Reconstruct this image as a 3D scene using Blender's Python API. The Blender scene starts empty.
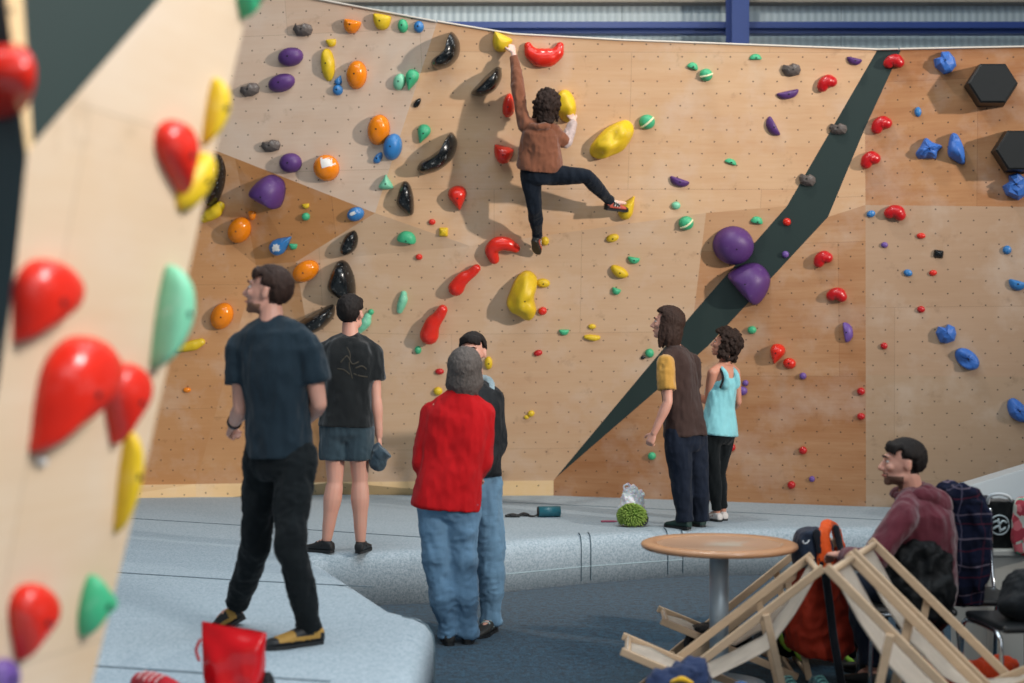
import bpy, bmesh, math, random
from mathutils import Vector, Matrix, noise
from mathutils.bvhtree import BVHTree
SC = bpy.context.scene
COL = SC.collection
F = 1350.0; CX = 512.0; CY = 368.0; HC = 1.63; MZ = 0.36
CAM = Vector((0, 0, HC))

def P(px, py, Y):
    return Vector(((px-CX)*Y/F, Y, HC-(py-CY)*Y/F))
def on_z(px, py, z):
    Y = F*(HC-z)/(py-CY)
    return P(px, py, Y)
def lerp(a, b, t): return a+(b-a)*t
def V(*a): return Vector(a)

# ---------------------------------------------------------------- camera
cd = bpy.data.cameras.new('camera'); cam = bpy.data.objects.new('camera', cd); COL.objects.link(cam)
cam.location = CAM; cam.rotation_euler = (math.pi/2, 0, 0)
cd.sensor_width = 36.0; cd.lens = F*36/1024; cd.shift_y = (CY-341.5)/1024
cd.clip_start = .05; cd.clip_end = 200
cd.dof.use_dof = True; cd.dof.focus_distance = 9.6; cd.dof.aperture_fstop = 1.4
SC.camera = cam

# ---------------------------------------------------------------- materials
def newmat(name):
    m = bpy.data.materials.new(name); m.use_nodes = True
    nt = m.node_tree; b = nt.nodes['Principled BSDF']
    return m, nt, b
def N(nt, t, **kw):
    n = nt.nodes.new(t)
    for k, v in kw.items(): setattr(n, k, v)
    return n
def mth(nt, op, a, b=None, c=None):
    n = N(nt, 'ShaderNodeMath', operation=op)
    for i, v in enumerate((a, b, c)):
        if v is None: continue
        if isinstance(v, (int, float)): n.inputs[i].default_value = v
        else: nt.links.new(v, n.inputs[i])
    return n.outputs[0]
def mix(nt, fac, a, b):
    n = N(nt, 'ShaderNodeMix', data_type='RGBA')
    for k, v in ((0, fac), (6, a), (7, b)):
        if isinstance(v, (int, float)): n.inputs[k].default_value = v
        elif isinstance(v, (tuple, list)): n.inputs[k].default_value = (*v[:3], 1)
        else: nt.links.new(v, n.inputs[k])
    return n.outputs[2]
def tex(nt, scale, detail=3, vec=None, kind='ShaderNodeTexNoise', out=0, rough=.5, sc3=None):
    n = N(nt, kind)
    n.inputs['Scale'].default_value = scale
    if 'Detail' in n.inputs: n.inputs['Detail'].default_value = detail
    if 'Roughness' in n.inputs: n.inputs['Roughness'].default_value = rough
    if vec is not None:
        if sc3:
            mp = N(nt, 'ShaderNodeMapping'); mp.inputs['Scale'].default_value = sc3
            nt.links.new(vec, mp.inputs[0]); vec = mp.outputs[0]
        nt.links.new(vec, n.inputs['Vector'])
    return n.outputs[out]
def coord(nt, which='Object'):
    return N(nt, 'ShaderNodeTexCoord').outputs[which]
def ramp(nt, fac, stops):
    n = N(nt, 'ShaderNodeValToRGB'); cr = n.color_ramp
    while len(cr.elements) < len(stops): cr.elements.new(.5)
    for e, (p, c) in zip(cr.elements, stops):
        e.position = p; e.color = (*c, 1) if len(c) == 3 else c
    nt.links.new(fac, n.inputs[0]); return n.outputs[0]
def bump(nt, b, h, strength=.3, dist=.01):
    n = N(nt, 'ShaderNodeBump'); n.inputs['Strength'].default_value = strength; n.inputs['Distance'].default_value = dist
    nt.links.new(h, n.inputs['Height']); nt.links.new(n.outputs[0], b.inputs['Normal'])
def srgb(h):
    if isinstance(h, str):
        h = h.lstrip('#'); c = [int(h[i:i+2], 16)/255 for i in (0, 2, 4)]
    else: c = [v/255 for v in h]
    return tuple(v/12.92 if v <= .04045 else ((v+.055)/1.055)**2.4 for v in c)

def m_plain(name, col, rough=.6, var=.12, scale=6, metal=0, bumps=0, bscale=60, spec=None, sc3=None):
    m, nt, b = newmat(name); c = srgb(col)
    co = coord(nt)
    t = tex(nt, scale, 4, co, sc3=sc3)
    col2 = mix(nt, t, tuple(v*(1-var) for v in c), tuple(min(1, v*(1+var)) for v in c))
    nt.links.new(col2, b.inputs['Base Color'])
    b.inputs['Roughness'].default_value = rough; b.inputs['Metallic'].default_value = metal
    if spec is not None: b.inputs['Specular IOR Level'].default_value = spec
    if bumps: bump(nt, b, tex(nt, bscale, 3, co), bumps)
    return m
def m_cloth(name, col, rough=.9, fuzz=.25, scale=9, var=.18, bs=220, foldscale=7, fold=.5):
    m, nt, b = newmat(name); c = srgb(col); co = coord(nt)
    t = tex(nt, scale, 5, co)
    t2 = tex(nt, bs, 2, co)
    col2 = mix(nt, t, tuple(v*(1-var) for v in c), tuple(min(1, v*(1+var)) for v in c))
    nt.links.new(col2, b.inputs['Base Color']); b.inputs['Roughness'].default_value = rough
    b.inputs['Sheen Weight'].default_value = fuzz
    b.inputs['Specular IOR Level'].default_value = .2
    f = tex(nt, foldscale, 2, co, sc3=(1, 1, .45))
    h = mth(nt, 'ADD', mth(nt, 'MULTIPLY', f, fold*3), mth(nt, 'MULTIPLY', t2, .06))
    bump(nt, b, h, 1.0, .05)
    return m
def m_skin(name, col):
    m, nt, b = newmat(name); c = srgb(col); co = coord(nt)
    t = tex(nt, 14, 4, co)
    nt.links.new(mix(nt, t, tuple(v*.9 for v in c), (c[0], c[1]*.86, c[2]*.84)), b.inputs['Base Color'])
    b.inputs['Roughness'].default_value = .55
    b.inputs['Subsurface Weight'].default_value = .12; b.inputs['Subsurface Radius'].default_value = (.02, .008, .004)
    return m
def m_hair(name, col, scale=60):
    m, nt, b = newmat(name); c = srgb(col); co = coord(nt)
    t = tex(nt, scale, 3, co, sc3=(1, 1, .35))
    nt.links.new(mix(nt, t, tuple(v*.5 for v in c), tuple(min(1, v*1.5) for v in c)), b.inputs['Base Color'])
    b.inputs['Roughness'].default_value = .7; b.inputs['Specular IOR Level'].default_value = .25
    bump(nt, b, t, .8, .01); return m

def m_ply(name, base, warm, contrast=1.0, holes=True, gu=.214, gv=.214, sheet=(2.44, 1.22), uvoff=(0, 0), hr=.0068):
    """birch plywood sheets with a staggered grid of bolt holes, in surface metres"""
    m, nt, b = newmat(name)
    uv = N(nt, 'ShaderNodeUVMap').outputs[0]
    a, w = srgb(base), srgb(warm)
    big = tex(nt, 1.1, 4, uv, sc3=(.7, 1.2, 1))
    grain = tex(nt, 3.0, 6, uv, sc3=(.9, 14, 1), rough=.65)
    cath = tex(nt, 2.3, 3, uv, sc3=(.6, 3.2, 1))
    blot = tex(nt, 5, 5, uv, rough=.7)
    br = N(nt, 'ShaderNodeTexBrick'); br.offset = .5
    mp = N(nt, 'ShaderNodeMapping'); mp.inputs['Location'].default_value = (uvoff[0], uvoff[1], 0)
    nt.links.new(uv, mp.inputs[0]); nt.links.new(mp.outputs[0], br.inputs['Vector'])
    br.inputs['Scale'].default_value = 1; br.inputs['Brick Width'].default_value = sheet[0]; br.inputs['Row Height'].default_value = sheet[1]
    br.inputs['Mortar Size'].default_value = .0025; br.inputs['Mortar Smooth'].default_value = .3
    br.inputs['Color1'].default_value = (0, 0, 0, 1); br.inputs['Color2'].default_value = (1, 1, 1, 1); br.inputs['Mortar'].default_value = (.5, .5, .5, 1)
    sheetv = N(nt, 'ShaderNodeSeparateColor'); nt.links.new(br.outputs['Color'], sheetv.inputs[0])
    f = mth(nt, 'ADD', mth(nt, 'MULTIPLY', grain, .6*contrast), mth(nt, 'MULTIPLY', cath, .7*contrast))
    f = mth(nt, 'ADD', f, mth(nt, 'MULTIPLY', big, .9*contrast))
    f = mth(nt, 'ADD', f, mth(nt, 'MULTIPLY', sheetv.outputs[0], .28*contrast))
    f = mth(nt, 'SUBTRACT', f, 1.1*contrast-.38)
    n = N(nt, 'ShaderNodeClamp'); nt.links.new(f, n.inputs[0]); f = n.outputs[0]
    col = mix(nt, f, a, w)
    # rubbed brown knots / shoe marks
    sp = ramp(nt, blot, [(.60, (0, 0, 0)), (.76, (1, 1, 1))])
    sps = N(nt, 'ShaderNodeSeparateColor'); nt.links.new(sp, sps.inputs[0])
    col = mix(nt, mth(nt, 'MULTIPLY', sps.outputs[0], .6), col, tuple(v*.62 for v in w))
    # chalk bloom
    ch = tex(nt, 1.7, 5, uv, rough=.6)
    chs = N(nt, 'ShaderNodeSeparateColor'); nt.links.new(ramp(nt, ch, [(.5, (0, 0, 0)), (.8, (1, 1, 1))]), chs.inputs[0])
    col = mix(nt, mth(nt, 'MULTIPLY', chs.outputs[0], .35), col, (.72, .66, .6))
    # joints
    col = mix(nt, mth(nt, 'MULTIPLY', br.outputs['Fac'], .35), col, tuple(v*.35 for v in w))
    if holes:
        sep = N(nt, 'ShaderNodeSeparateXYZ'); nt.links.new(uv, sep.inputs[0])
        def lattice(ou, ov):
            du = mth(nt, 'SUBTRACT', mth(nt, 'FRACT', mth(nt, 'ADD', mth(nt, 'DIVIDE', sep.outputs[0], gu), ou)), .5)
            dv = mth(nt, 'SUBTRACT', mth(nt, 'FRACT', mth(nt, 'ADD', mth(nt, 'DIVIDE', sep.outputs[1], gv), ov)), .5)
            du = mth(nt, 'MULTIPLY', du, gu); dv = mth(nt, 'MULTIPLY', dv, gv)
            return mth(nt, 'SQRT', mth(nt, 'ADD', mth(nt, 'MULTIPLY', du, du), mth(nt, 'MULTIPLY', dv, dv)))
        d = mth(nt, 'MINIMUM', lattice(.5, .5), lattice(0, 0))
        hole = mth(nt, 'LESS_THAN', d, hr)
        halo = mth(nt, 'LESS_THAN', d, hr*1.7)
        col = mix(nt, mth(nt, 'MULTIPLY', halo, .05), col, tuple(v*.6 for v in w))
        col = mix(nt, mth(nt, 'MULTIPLY', hole, .85), col, (.035, .028, .022))
    nt.links.new(col, b.inputs['Base Color'])
    b.inputs['Roughness'].default_value = .62; b.inputs['Specular IOR Level'].default_value = .3
    bump(nt, b, grain, .08, .004)
    return m

# ---------------------------------------------------------------- mesh helpers
def link(name, me, mats=None, parent=None, smooth=False, label=None):
    o = bpy.data.objects.new(name, me); COL.objects.link(o)
    if mats is not None:
        for m in (mats if isinstance(mats, (list, tuple)) else [mats]): me.materials.append(m)
    if smooth: me.polygons.foreach_set('use_smooth', [True]*len(me.polygons))
    if parent is not None: o.parent = parent
    if label: o['label'] = label
    return o
def from_bm(name, bm, mats=None, parent=None, smooth=False, label=None, normals=True):
    if normals: bmesh.ops.recalc_face_normals(bm, faces=bm.faces)
    me = bpy.data.meshes.new(name); bm.to_mesh(me); bm.free()
    return link(name, me, mats, parent, smooth, label)
def tag(o, label, cat, group=None, kind=None):
    o['label'] = label
    if kind: o['kind'] = kind
    if cat: o['category'] = cat
    if group: o['group'] = group
    return o
def struct(o, label=None):
    o['kind'] = 'structure'
    if label: o['label'] = label
    return o
def empty(name, loc=(0, 0, 0)):
    e = bpy.data.objects.new(name, None); COL.objects.link(e); e.location = loc; e.empty_display_size = .1
    return e
def rebase(root):
    """children were built in world coordinates: keep them there under a moved empty"""
    for c in root.children: c.matrix_parent_inverse = Matrix.Translation(root.location).inverted()
def frame_of(t, up=Vector((0, 0, 1))):
    t = t.normalized()
    if abs(t.dot(up)) > .985: up = Vector((0, 1, 0)) if abs(t.y) < .9 else Vector((1, 0, 0))
    s = t.cross(up).normalized(); u = s.cross(t).normalized()
    return s, u, t
def add_loft(bm, secs, seg=14, cap='round', closed_ends=True):
    """secs: list of (center, sidevec, upvec, rs, ru[, power]) -> skin of ellipses"""
    rings = []
    for sct in secs:
        c, s, u, rs, ru = sct[:5]; pw = sct[5] if len(sct) > 5 else 1
        ring = []
        for k in range(seg):
            a = 2*math.pi*k/seg; ca, sa = math.cos(a), math.sin(a)
            if pw != 1:
                ca = math.copysign(abs(ca)**pw, ca); sa = math.copysign(abs(sa)**pw, sa)
            ring.append(bm.verts.new(c+s*(rs*ca)+u*(ru*sa)))
        rings.append(ring)
    for a, b in zip(rings, rings[1:]):
        for k in range(seg):
            bm.faces.new((a[k], a[(k+1) % seg], b[(k+1) % seg], b[k]))
    if closed_ends:
        bm.faces.new(rings[0][::-1]); bm.faces.new(rings[-1])
    return rings
def add_tube(bm, pts, rad, seg=12, sub=4, roundcap=True, flat=1.0, up=None, smoothp=True):
    """smooth tube through pts with radii; flat scales the 'up' radius; round ends"""
    pts = [Vector(p) for p in pts]
    if isinstance(rad, (int, float)): rad = [rad]*len(pts)
    if smoothp and len(pts) > 2:
        q, r = [], []
        for i in range(len(pts)-1):
            p0 = pts[max(i-1, 0)]; p1 = pts[i]; p2 = pts[i+1]; p3 = pts[min(i+2, len(pts)-1)]
            for j in range(sub):
                t = j/sub; t2 = t*t; t3 = t2*t
                q.append(.5*((2*p1)+(p2-p0)*t+(2*p0-5*p1+4*p2-p3)*t2+(3*p1-p0-3*p2+p3)*t3)); r.append(lerp(rad[i], rad[i+1], t*t*(3-2*t)))
        q.append(pts[-1]); r.append(rad[-1])
    else: q, r = pts, list(rad)
    secs = []; upv = Vector(up) if up is not None else Vector((0, 0, 1))
    prev = None
    for i in range(len(q)):
        t = (q[min(i+1, len(q)-1)]-q[max(i-1, 0)])
        if t.length < 1e-7: t = Vector((0, 0, 1))
        t.normalize()
        if prev is None: s, u, _ = frame_of(t, upv)
        else:
            s = (prev-t*prev.dot(t))
            if s.length < 1e-5: s, u, _ = frame_of(t, upv)
            s.normalize(); u = s.cross(t).normalized()
        prev = s; secs.append((q[i], s, u, r[i], r[i]*flat, 1, t))
    if roundcap:
        c, s, u, a, b2, _, t = secs[0]
        pre = [(c-t*a*k, s, u, a*math.sqrt(max(0, 1-k*k)), b2*math.sqrt(max(0, 1-k*k)), 1, t) for k in (.97, .8, .45)]
        c, s, u, a, b2, _, t = secs[-1]
        post = [(c+t*a*k, s, u, a*math.sqrt(max(0, 1-k*k)), b2*math.sqrt(max(0, 1-k*k)), 1, t) for k in (.45, .8, .97)]
        secs = pre+secs+post
    add_loft(bm, [x[:6] for x in secs], seg)
def add_ell(bm, c, r, rot=None, sub=3):
    M = Matrix.Translation(Vector(c)) @ (rot.to_4x4() if rot is not None else Matrix.Identity(4)) @ Matrix.Diagonal((*r, 1))
    bmesh.ops.create_icosphere(bm, subdivisions=sub, radius=1, matrix=M)
def add_box(bm, c, size, rot=None, bev=0):
    M = Matrix.Translation(Vector(c)) @ (rot.to_4x4() if rot is not None else Matrix.Identity(4)) @ Matrix.Diagonal((*size, 1))
    r = bmesh.ops.create_cube(bm, size=1, matrix=M)
    if bev:
        es = list({e for v in r['verts'] for e in v.link_edges})
        bmesh.ops.bevel(bm, geom=es, offset=bev, segments=2, affect='EDGES', profile=.5)
def add_bar(bm, a, b, w, h, up=Vector((0, 0, 1)), bev=.004):
    a, b = Vector(a), Vector(b); s, u, t = frame_of(b-a, up)
    rot = Matrix((s, t, u)).transposed()
    add_box(bm, (a+b)/2, (w, (b-a).length, h), rot, bev)
def add_cyl(bm, a, b, r, seg=20, r2=None):
    a, b = Vector(a), Vector(b); s, u, t = frame_of(b-a); r2 = r if r2 is None else r2
    add_loft(bm, [(a, s, u, r, r), (b, s, u, r2, r2)], seg)
def remesh(bm, vox, smooth=3, fac=.5):
    """fuse overlapping closed shapes into one continuous skin"""
    bmesh.ops.recalc_face_normals(bm, faces=bm.faces)
    me = bpy.data.meshes.new('tmp'); bm.to_mesh(me); bm.free()
    o = bpy.data.objects.new('tmp', me); COL.objects.link(o)
    m = o.modifiers.new('r', 'REMESH'); m.mode = 'VOXEL'; m.voxel_size = vox; m.adaptivity = 0
    if smooth:
        s = o.modifiers.new('s', 'SMOOTH'); s.factor = fac; s.iterations = smooth
    dg = bpy.context.evaluated_depsgraph_get()
    out = bpy.data.meshes.new_from_object(o.evaluated_get(dg))
    bpy.data.objects.remove(o); bpy.data.meshes.remove(me)
    return out
def displace(me, fn):
    """fn(co, normal) -> signed distance along the normal"""
    nrm = [v.normal.copy() for v in me.vertices]
    for v, n in zip(me.vertices, nrm): v.co = v.co+n*fn(v.co, n)
def nz(p, s=1.0, off=0.0): return noise.noise(Vector((p[0]*s+off, p[1]*s+off*.7, p[2]*s-off)))
# ---------------------------------------------------------------- the big climbing wall
class Pl:
    def __init__(s, a, b, c):
        s.p = a.copy(); s.n = (b-a).cross(c-a).normalized()
        if s.n.y > 0: s.n = -s.n
    def at(s, px, py):
        d = P(px, py, 1.0)-CAM
        t = (s.p-CAM).dot(s.n)/d.dot(s.n)
        return CAM+d*t
b553 = on_z(553.5, 495.5, MZ); b865 = on_z(866, 506.5, MZ)
PE = Pl(b553, b865, P(880, 50, 11.95))
v = {}
v['b553'] = b553; v['b865'] = b865
v['s_t1'] = PE.at(877, 50.5); v['s_t2'] = PE.at(901, 50)
v['s_l1'] = PE.at(787, 206); v['s_l2'] = PE.at(694, 312); v['s_b'] = PE.at(555.5, 478)
v['s_r1'] = PE.at(828, 217); v['s_r0'] = PE.at(865, 128); v['s_r2'] = PE.at(708, 346)
v['e_s'] = PE.at(865.5, 205)
PC = Pl(PE.at(554, 480.5), v['s_l2'], P(375, 213, 12.35))
v['c0'] = PC.at(553.5, 480.5); v['c1'] = PC.at(706, 213); v['c2'] = PC.at(470, 246); v['c3'] = PC.at(375, 213)
v['c4'] = PC.at(296, 262); v['c5'] = PC.at(332, 482)
PB = Pl(v['c3'], v['s_l1'], v['s_t1'])
v['c1'] = PB.at(706, 213); v['c2'] = PB.at(470, 246)
v['t_620'] = PB.at(620, 41); v['t_510'] = PB.at(512, 35); v['t_435'] = PB.at(437, 22.5)
v['a218'] = P(218, 151.5, v['c3'].y+.12)
PA = Pl(v['c3'], v['a218'], P(437, 22.5, v['t_435'].y))
v['t_312'] = PA.at(312, -1); v['t_150'] = PA.at(150, -34); v['a60'] = PA.at(60, 103)
v['e235'] = lerp(v['a218'], v['c3'], .11)
PJ = Pl(v['a218'], v['c5'], P(60, 486, 13.3)) 
v['d255'] = PJ.at(256, 265); v['j60'] = PJ.at(60, 486); v['j200'] = PJ.at(196, 484)
v['c4'] = lerp(v['c4'], PJ.at(296, 262), .5)
for _k in v: print('VTX', _k, [round(_c, 2) for _c in v[_k]])
v['k60'] = on_z(60, 499.5, MZ); v['k200'] = on_z(196, 497.5, MZ); v['k332'] = on_z(332, 494, MZ)
v['g_b'] = on_z(1090, 512, MZ)
PG = Pl(v['b865'], v['e_s'], v['g_b'])
v['g_376l'] = PG.at(865.8, 375); v['g_376r'] = PG.at(1090, 378); v['g_tr'] = PG.at(1090, 207.5)
v['f_tr'] = P(1090, 46.5, 11.55)
for k in ('k60', 'k200', 'k332', 'b553', 'b865', 'g_b'): v[k].z = MZ-.05
FACETS = [
 ('pale', ['t_150', 't_312', 't_435', 'c3', 'e235', 'a218', 'a60']),
 ('light', ['t_435', 't_510', 't_620', 's_t1', 's_l1', 'c1', 'c2', 'c3']),
 ('stripe', ['s_t1', 's_t2', 's_r0', 's_r1', 's_r2', 's_b', 's_l2', 's_l1']),
 ('mid', ['c1', 's_l1', 's_l2']),
 ('light2', ['c1', 's_l2', 's_b', 'c0', 'c5', 'c4', 'c3', 'c2']),
 ('warm', ['e235', 'c3', 'c4', 'd255']),
 ('amber', ['a60', 'a218', 'e235', 'd255', 'j200', 'j60']),
 ('amber2', ['d255', 'c4', 'c5', 'j200']),
 ('kick', ['j60', 'j200', 'k200', 'k60']), ('kick', ['j200', 'c5', 'k332', 'k200']), ('kick', ['c5', 'c0', 'b553', 'k332']),
 ('amber3', ['s_b', 's_r2', 's_r1', 'e_s', 'g_376l', 'b865', 'b553', 'c0']),
 ('light', ['s_r1', 's_r0', 'e_s']),
 ('amber4', ['s_t2', 'f_tr', 'g_tr', 'e_s', 's_r0']),
 ('grey', ['e_s', 'g_tr', 'g_376r', 'g_376l']),
 ('grey2', ['g_376l', 'g_376r', 'g_b', 'b865']),
]
PLY = {  # tints mix differing boards with facet shading put into the colour
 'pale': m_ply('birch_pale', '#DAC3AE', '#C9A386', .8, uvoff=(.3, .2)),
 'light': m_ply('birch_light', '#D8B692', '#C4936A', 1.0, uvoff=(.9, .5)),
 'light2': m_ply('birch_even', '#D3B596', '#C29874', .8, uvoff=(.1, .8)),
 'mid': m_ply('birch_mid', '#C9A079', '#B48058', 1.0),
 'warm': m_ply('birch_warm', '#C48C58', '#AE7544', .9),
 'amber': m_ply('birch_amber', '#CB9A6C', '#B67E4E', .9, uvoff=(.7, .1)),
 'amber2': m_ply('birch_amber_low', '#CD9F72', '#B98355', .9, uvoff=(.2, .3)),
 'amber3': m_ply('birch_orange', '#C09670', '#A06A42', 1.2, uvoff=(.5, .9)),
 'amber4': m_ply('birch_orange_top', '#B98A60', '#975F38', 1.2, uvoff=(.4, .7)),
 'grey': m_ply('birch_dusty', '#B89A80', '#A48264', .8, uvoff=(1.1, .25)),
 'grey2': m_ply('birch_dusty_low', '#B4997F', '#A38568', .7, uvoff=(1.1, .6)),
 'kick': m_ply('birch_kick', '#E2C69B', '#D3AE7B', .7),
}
STRIPE = m_plain('dark_green_board', '#22322F', .55, .1, 5)
EDGE = m_plain('ply_edge', '#D9CBB5', .6, .1, 20)
def facet_mesh(name, V_, FC, mats_order, mats, back=.14, backdir=Vector((0, 1, .0)), uvorigin=Vector((0, 12, MZ))):
    bm = bmesh.new(); vs = {k: bm.verts.new(p) for k, p in V_.items()}
    uvl = bm.loops.layers.uv.new('UVMap'); fl = []
    for mn, ks in FC:
        f = bm.faces.new([vs[k] for k in ks]); f.material_index = mats_order.index(mn); fl.append(f)
    for vv in [x for x in bm.verts if not x.link_faces]: bm.verts.remove(vv)
    for f in fl:
        f.normal_update()
        n = f.normal.copy()
        if n.y > 0: f.normal_flip(); n = -n
        s = Vector((0, 0, 1)).cross(n).normalized(); u = n.cross(s).normalized()
        for l in f.loops:
            d = l.vert.co-uvorigin; l[uvl].uv = (d.dot(s)+20, d.dot(u)+20)
    edges = [e for e in bm.edges if len(e.link_faces) == 1]
    # triangulate the visible skin, then close it with a back and an edge
    tri = bmesh.ops.triangulate(bm, faces=list(fl), quad_method='BEAUTY', ngon_method='BEAUTY')
    front = list(bm.faces)
    bnd = [e for e in bm.edges if len(e.link_faces) == 1]
    dup = bmesh.ops.duplicate(bm, geom=front)
    back_f = [g for g in dup['geom'] if isinstance(g, bmesh.types.BMFace)]
    mp = dup['vert_map']
    ei = len(mats_order)
    for f in back_f: f.material_index = ei; f.normal_flip()
    moved = {mp[x] for f in front for x in f.verts}
    for x in moved: x.co += backdir*back
    for e in bnd:
        a, b = e.verts
        f = bm.faces.new((a, b, mp[b], mp[a])); f.material_index = ei
    me = bpy.data.meshes.new(name); bm.to_mesh(me); bm.free()
    for k in mats_order: me.materials.append(mats[k])
    me.materials.append(EDGE)
    return me
order = sorted({f[0] for f in FACETS})
PLY['stripe'] = STRIPE
wme = facet_mesh('wall_back', v, FACETS, order, PLY)
wall = bpy.data.objects.new('wall_back', wme); COL.objects.link(wall); struct(wall, 'long faceted plywood climbing wall with a dark green diagonal stripe')
def bvh_front(me, maxfaces=None):
    ei = len(me.materials)-1
    polys = [tuple(p.vertices) for p in me.polygons if p.material_index != ei]
    return BVHTree.FromPolygons([tuple(x.co) for x in me.vertices], polys)
BW = bvh_front(wme)
# white edging along the top of the wall
bm = bmesh.new()
tops = [v[k] for k in ('t_150', 't_312', 't_435', 't_510', 't_620', 's_t1', 's_t2', 'f_tr')]
for a, b in zip(tops, tops[1:]):
    add_bar(bm, a+V(0, .06, .007), b+V(0, .06, .007), .17, .014, bev=.003)
struct(from_bm('trim_1', bm, m_plain('white_edge', '#CFC6BA', .5, .05)), 'pale edging board on top of the climbing wall')

# ---------------------------------------------------------------- hall wall behind, beams
YB = 15.6
def m_clad(name):
    m, nt, b = newmat(name); co = coord(nt)
    sep = N(nt, 'ShaderNodeSeparateXYZ'); nt.links.new(co, sep.inputs[0])
    fine = mth(nt, 'SINE', mth(nt, 'MULTIPLY', sep.outputs[0], 6.2832/.085))
    t = tex(nt, 1.2, 3, co)
    fr = mth(nt, 'FRACT', mth(nt, 'DIVIDE', sep.outputs[0], 1.27))
    seam = mth(nt, 'LESS_THAN', fr, .008)
    c = mix(nt, t, srgb('#CDD8D9'), srgb('#BCCED3'))
    c = mix(nt, mth(nt, 'MULTIPLY', mth(nt, 'ADD', fine, 1), .12), c, srgb('#6E8288'))
    c = mix(nt, mth(nt, 'MULTIPLY', seam, .5), c, srgb('#4A5658'))
    nt.links.new(c, b.inputs['Base Color']); b.inputs['Roughness'].default_value = .45
    bump(nt, b, fine, .5, .006); return m
bm = bmesh.new(); add_box(bm, (0, YB+.1, 4.0), (26, .1, 8.0))
struct(from_bm('wall_hall', bm, m_clad('grey_cladding')), 'pale grey corrugated metal cladding above the climbing wall')
BLUE = m_plain('blue_steel', '#243B78', .4, .08, 3)
bm = bmesh.new()
za = HC-(22.5-CY)*(YB-.1)/F; zb = HC-(33.5-CY)*(YB-.1)/F
zc = (za+zb)/2; zh = za-zb
x0 = -12; x1 = 12
add_box(bm, (0, YB-.12, zc+.012), (24, .16, zh-.05), bev=.006); add_box(bm, (0, YB-.07, zb+.02), (24, .13, .05), bev=.004)
struct(from_bm('beam', bm, BLUE), 'long horizontal dark blue steel beam above the climbing wall')
bm = bmesh.new()
yc = YB-.45; xc = (738-CX)*yc/F; wv = 20*yc/F
add_box(bm, (xc, yc-.16, 4.2), (wv*.86, .03, 7.6), bev=.004); add_box(bm, (xc, yc+.16, 4.2), (wv, .03, 7.6), bev=.004); add_box(bm, (xc, yc, 4.2), (.03, .32, 7.6))
struct(from_bm('column', bm, BLUE), 'dark blue upright steel column above the climbing wall')
# sill rail high on the hall wall
bm = bmesh.new(); zt = HC+(CY-3)*(YB-.1)/F
add_box(bm, (0, YB-.05, zt+.1), (24, .16, .2), bev=.01)
struct(from_bm('trim_2', bm, m_plain('tan_rail', '#8C8275', .7, .15, 3)), 'dusty tan rail along the top of the hall cladding')

# ---------------------------------------------------------------- floor
def m_carpet(name, a, c, sc=240, contrast=(.35, .65), bs=.4, big=.25):
    m, nt, b = newmat(name); co = coord(nt)
    t = tex(nt, sc, 3, co, rough=.7); t2 = tex(nt, sc*.28, 3, co, rough=.7); t3 = tex(nt, 1.3, 3, co)
    s = mth(nt, 'ADD', mth(nt, 'MULTIPLY', t, .6), mth(nt, 'MULTIPLY', t2, .4))
    col = ramp(nt, s, [(contrast[0], srgb(a)), (contrast[1], srgb(c))])
    col = mix(nt, mth(nt, 'MULTIPLY', t3, big), col, tuple(x*.6 for x in srgb(a)))
    nt.links.new(col, b.inputs['Base Color']); b.inputs['Roughness'].default_value = .95
    b.inputs['Specular IOR Level'].default_value = .15; b.inputs['Sheen Weight'].default_value = .15
    bump(nt, b, s, bs, .006); return m
bm = bmesh.new(); add_box(bm, (0, 6.5, -.05), (26, 19, .1))
struct(from_bm('floor', bm, m_carpet('floor_carpet', '#0B1F2C', '#275066', 75, bs=.8, contrast=(.43, .57))), 'dark slate blue carpet tiles')

# ---------------------------------------------------------------- the padded matting
cR = 9.07
front = [(-.39, 1.2), (-.39, 6.72), (-.43, 6.92), (-.52, 7.02), (-.62, 7.14)]
conc = on_z(311, 555, MZ)
outl = [(-7.5, 1.2)]+front+[(conc.x, conc.y)]
p1 = on_z(430, 603, 0); p2 = on_z(505, 592, 0); p3 = on_z(586, 583.5, 0); p3b = on_z(683, 576, 0)
outl += [(conc.x+.14, 9.22), (p1.x, p1.y), (p2.x, p2.y), (p3.x, p3.y), (p3b.x, p3b.y), (2.9, 10.72), (8.5, 10.9), (8.5, 14.6), (-7.5, 14.6)]
bm = bmesh.new()
prof = [(0, 0), (0, MZ*.72), (.012, MZ*.86), (.04, MZ*.95), (.085, MZ*.99), (.14, MZ)]   # rounded padded edge: inset, height
cnt = len(outl)
def inset(poly, d):
    out = []
    for i in range(len(poly)):
        a = Vector(poly[i-1]); b = Vector(poly[i]); c = Vector(poly[(i+1) % len(poly)])
        e1 = (b-a).normalized(); e2 = (c-b).normalized()
        n1 = Vector((-e1.y, e1.x)); n2 = Vector((-e2.y, e2.x)); m = n1+n2
        k = d/max(.5, m.dot(n1)); out.append(b+m*k)
    return out
rings = []
for ins, z in prof:
    rings.append([bm.verts.new((p.x, p.y, z)) for p in inset([Vector(q) for q in outl], ins)])
for a, b in zip(rings, rings[1:]):
    for i in range(cnt): bm.faces.new((a[i], a[(i+1) % cnt], b[(i+1) % cnt], b[i]))
topf = bm.faces.new(rings[-1]); botf = bm.faces.new(rings[0][::-1])
bmesh.ops.triangulate(bm, faces=[topf, botf])
for f in bm.faces: f.smooth = abs(f.normal.z) < .999
bmesh.ops.recalc_face_normals(bm, faces=bm.faces)
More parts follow.
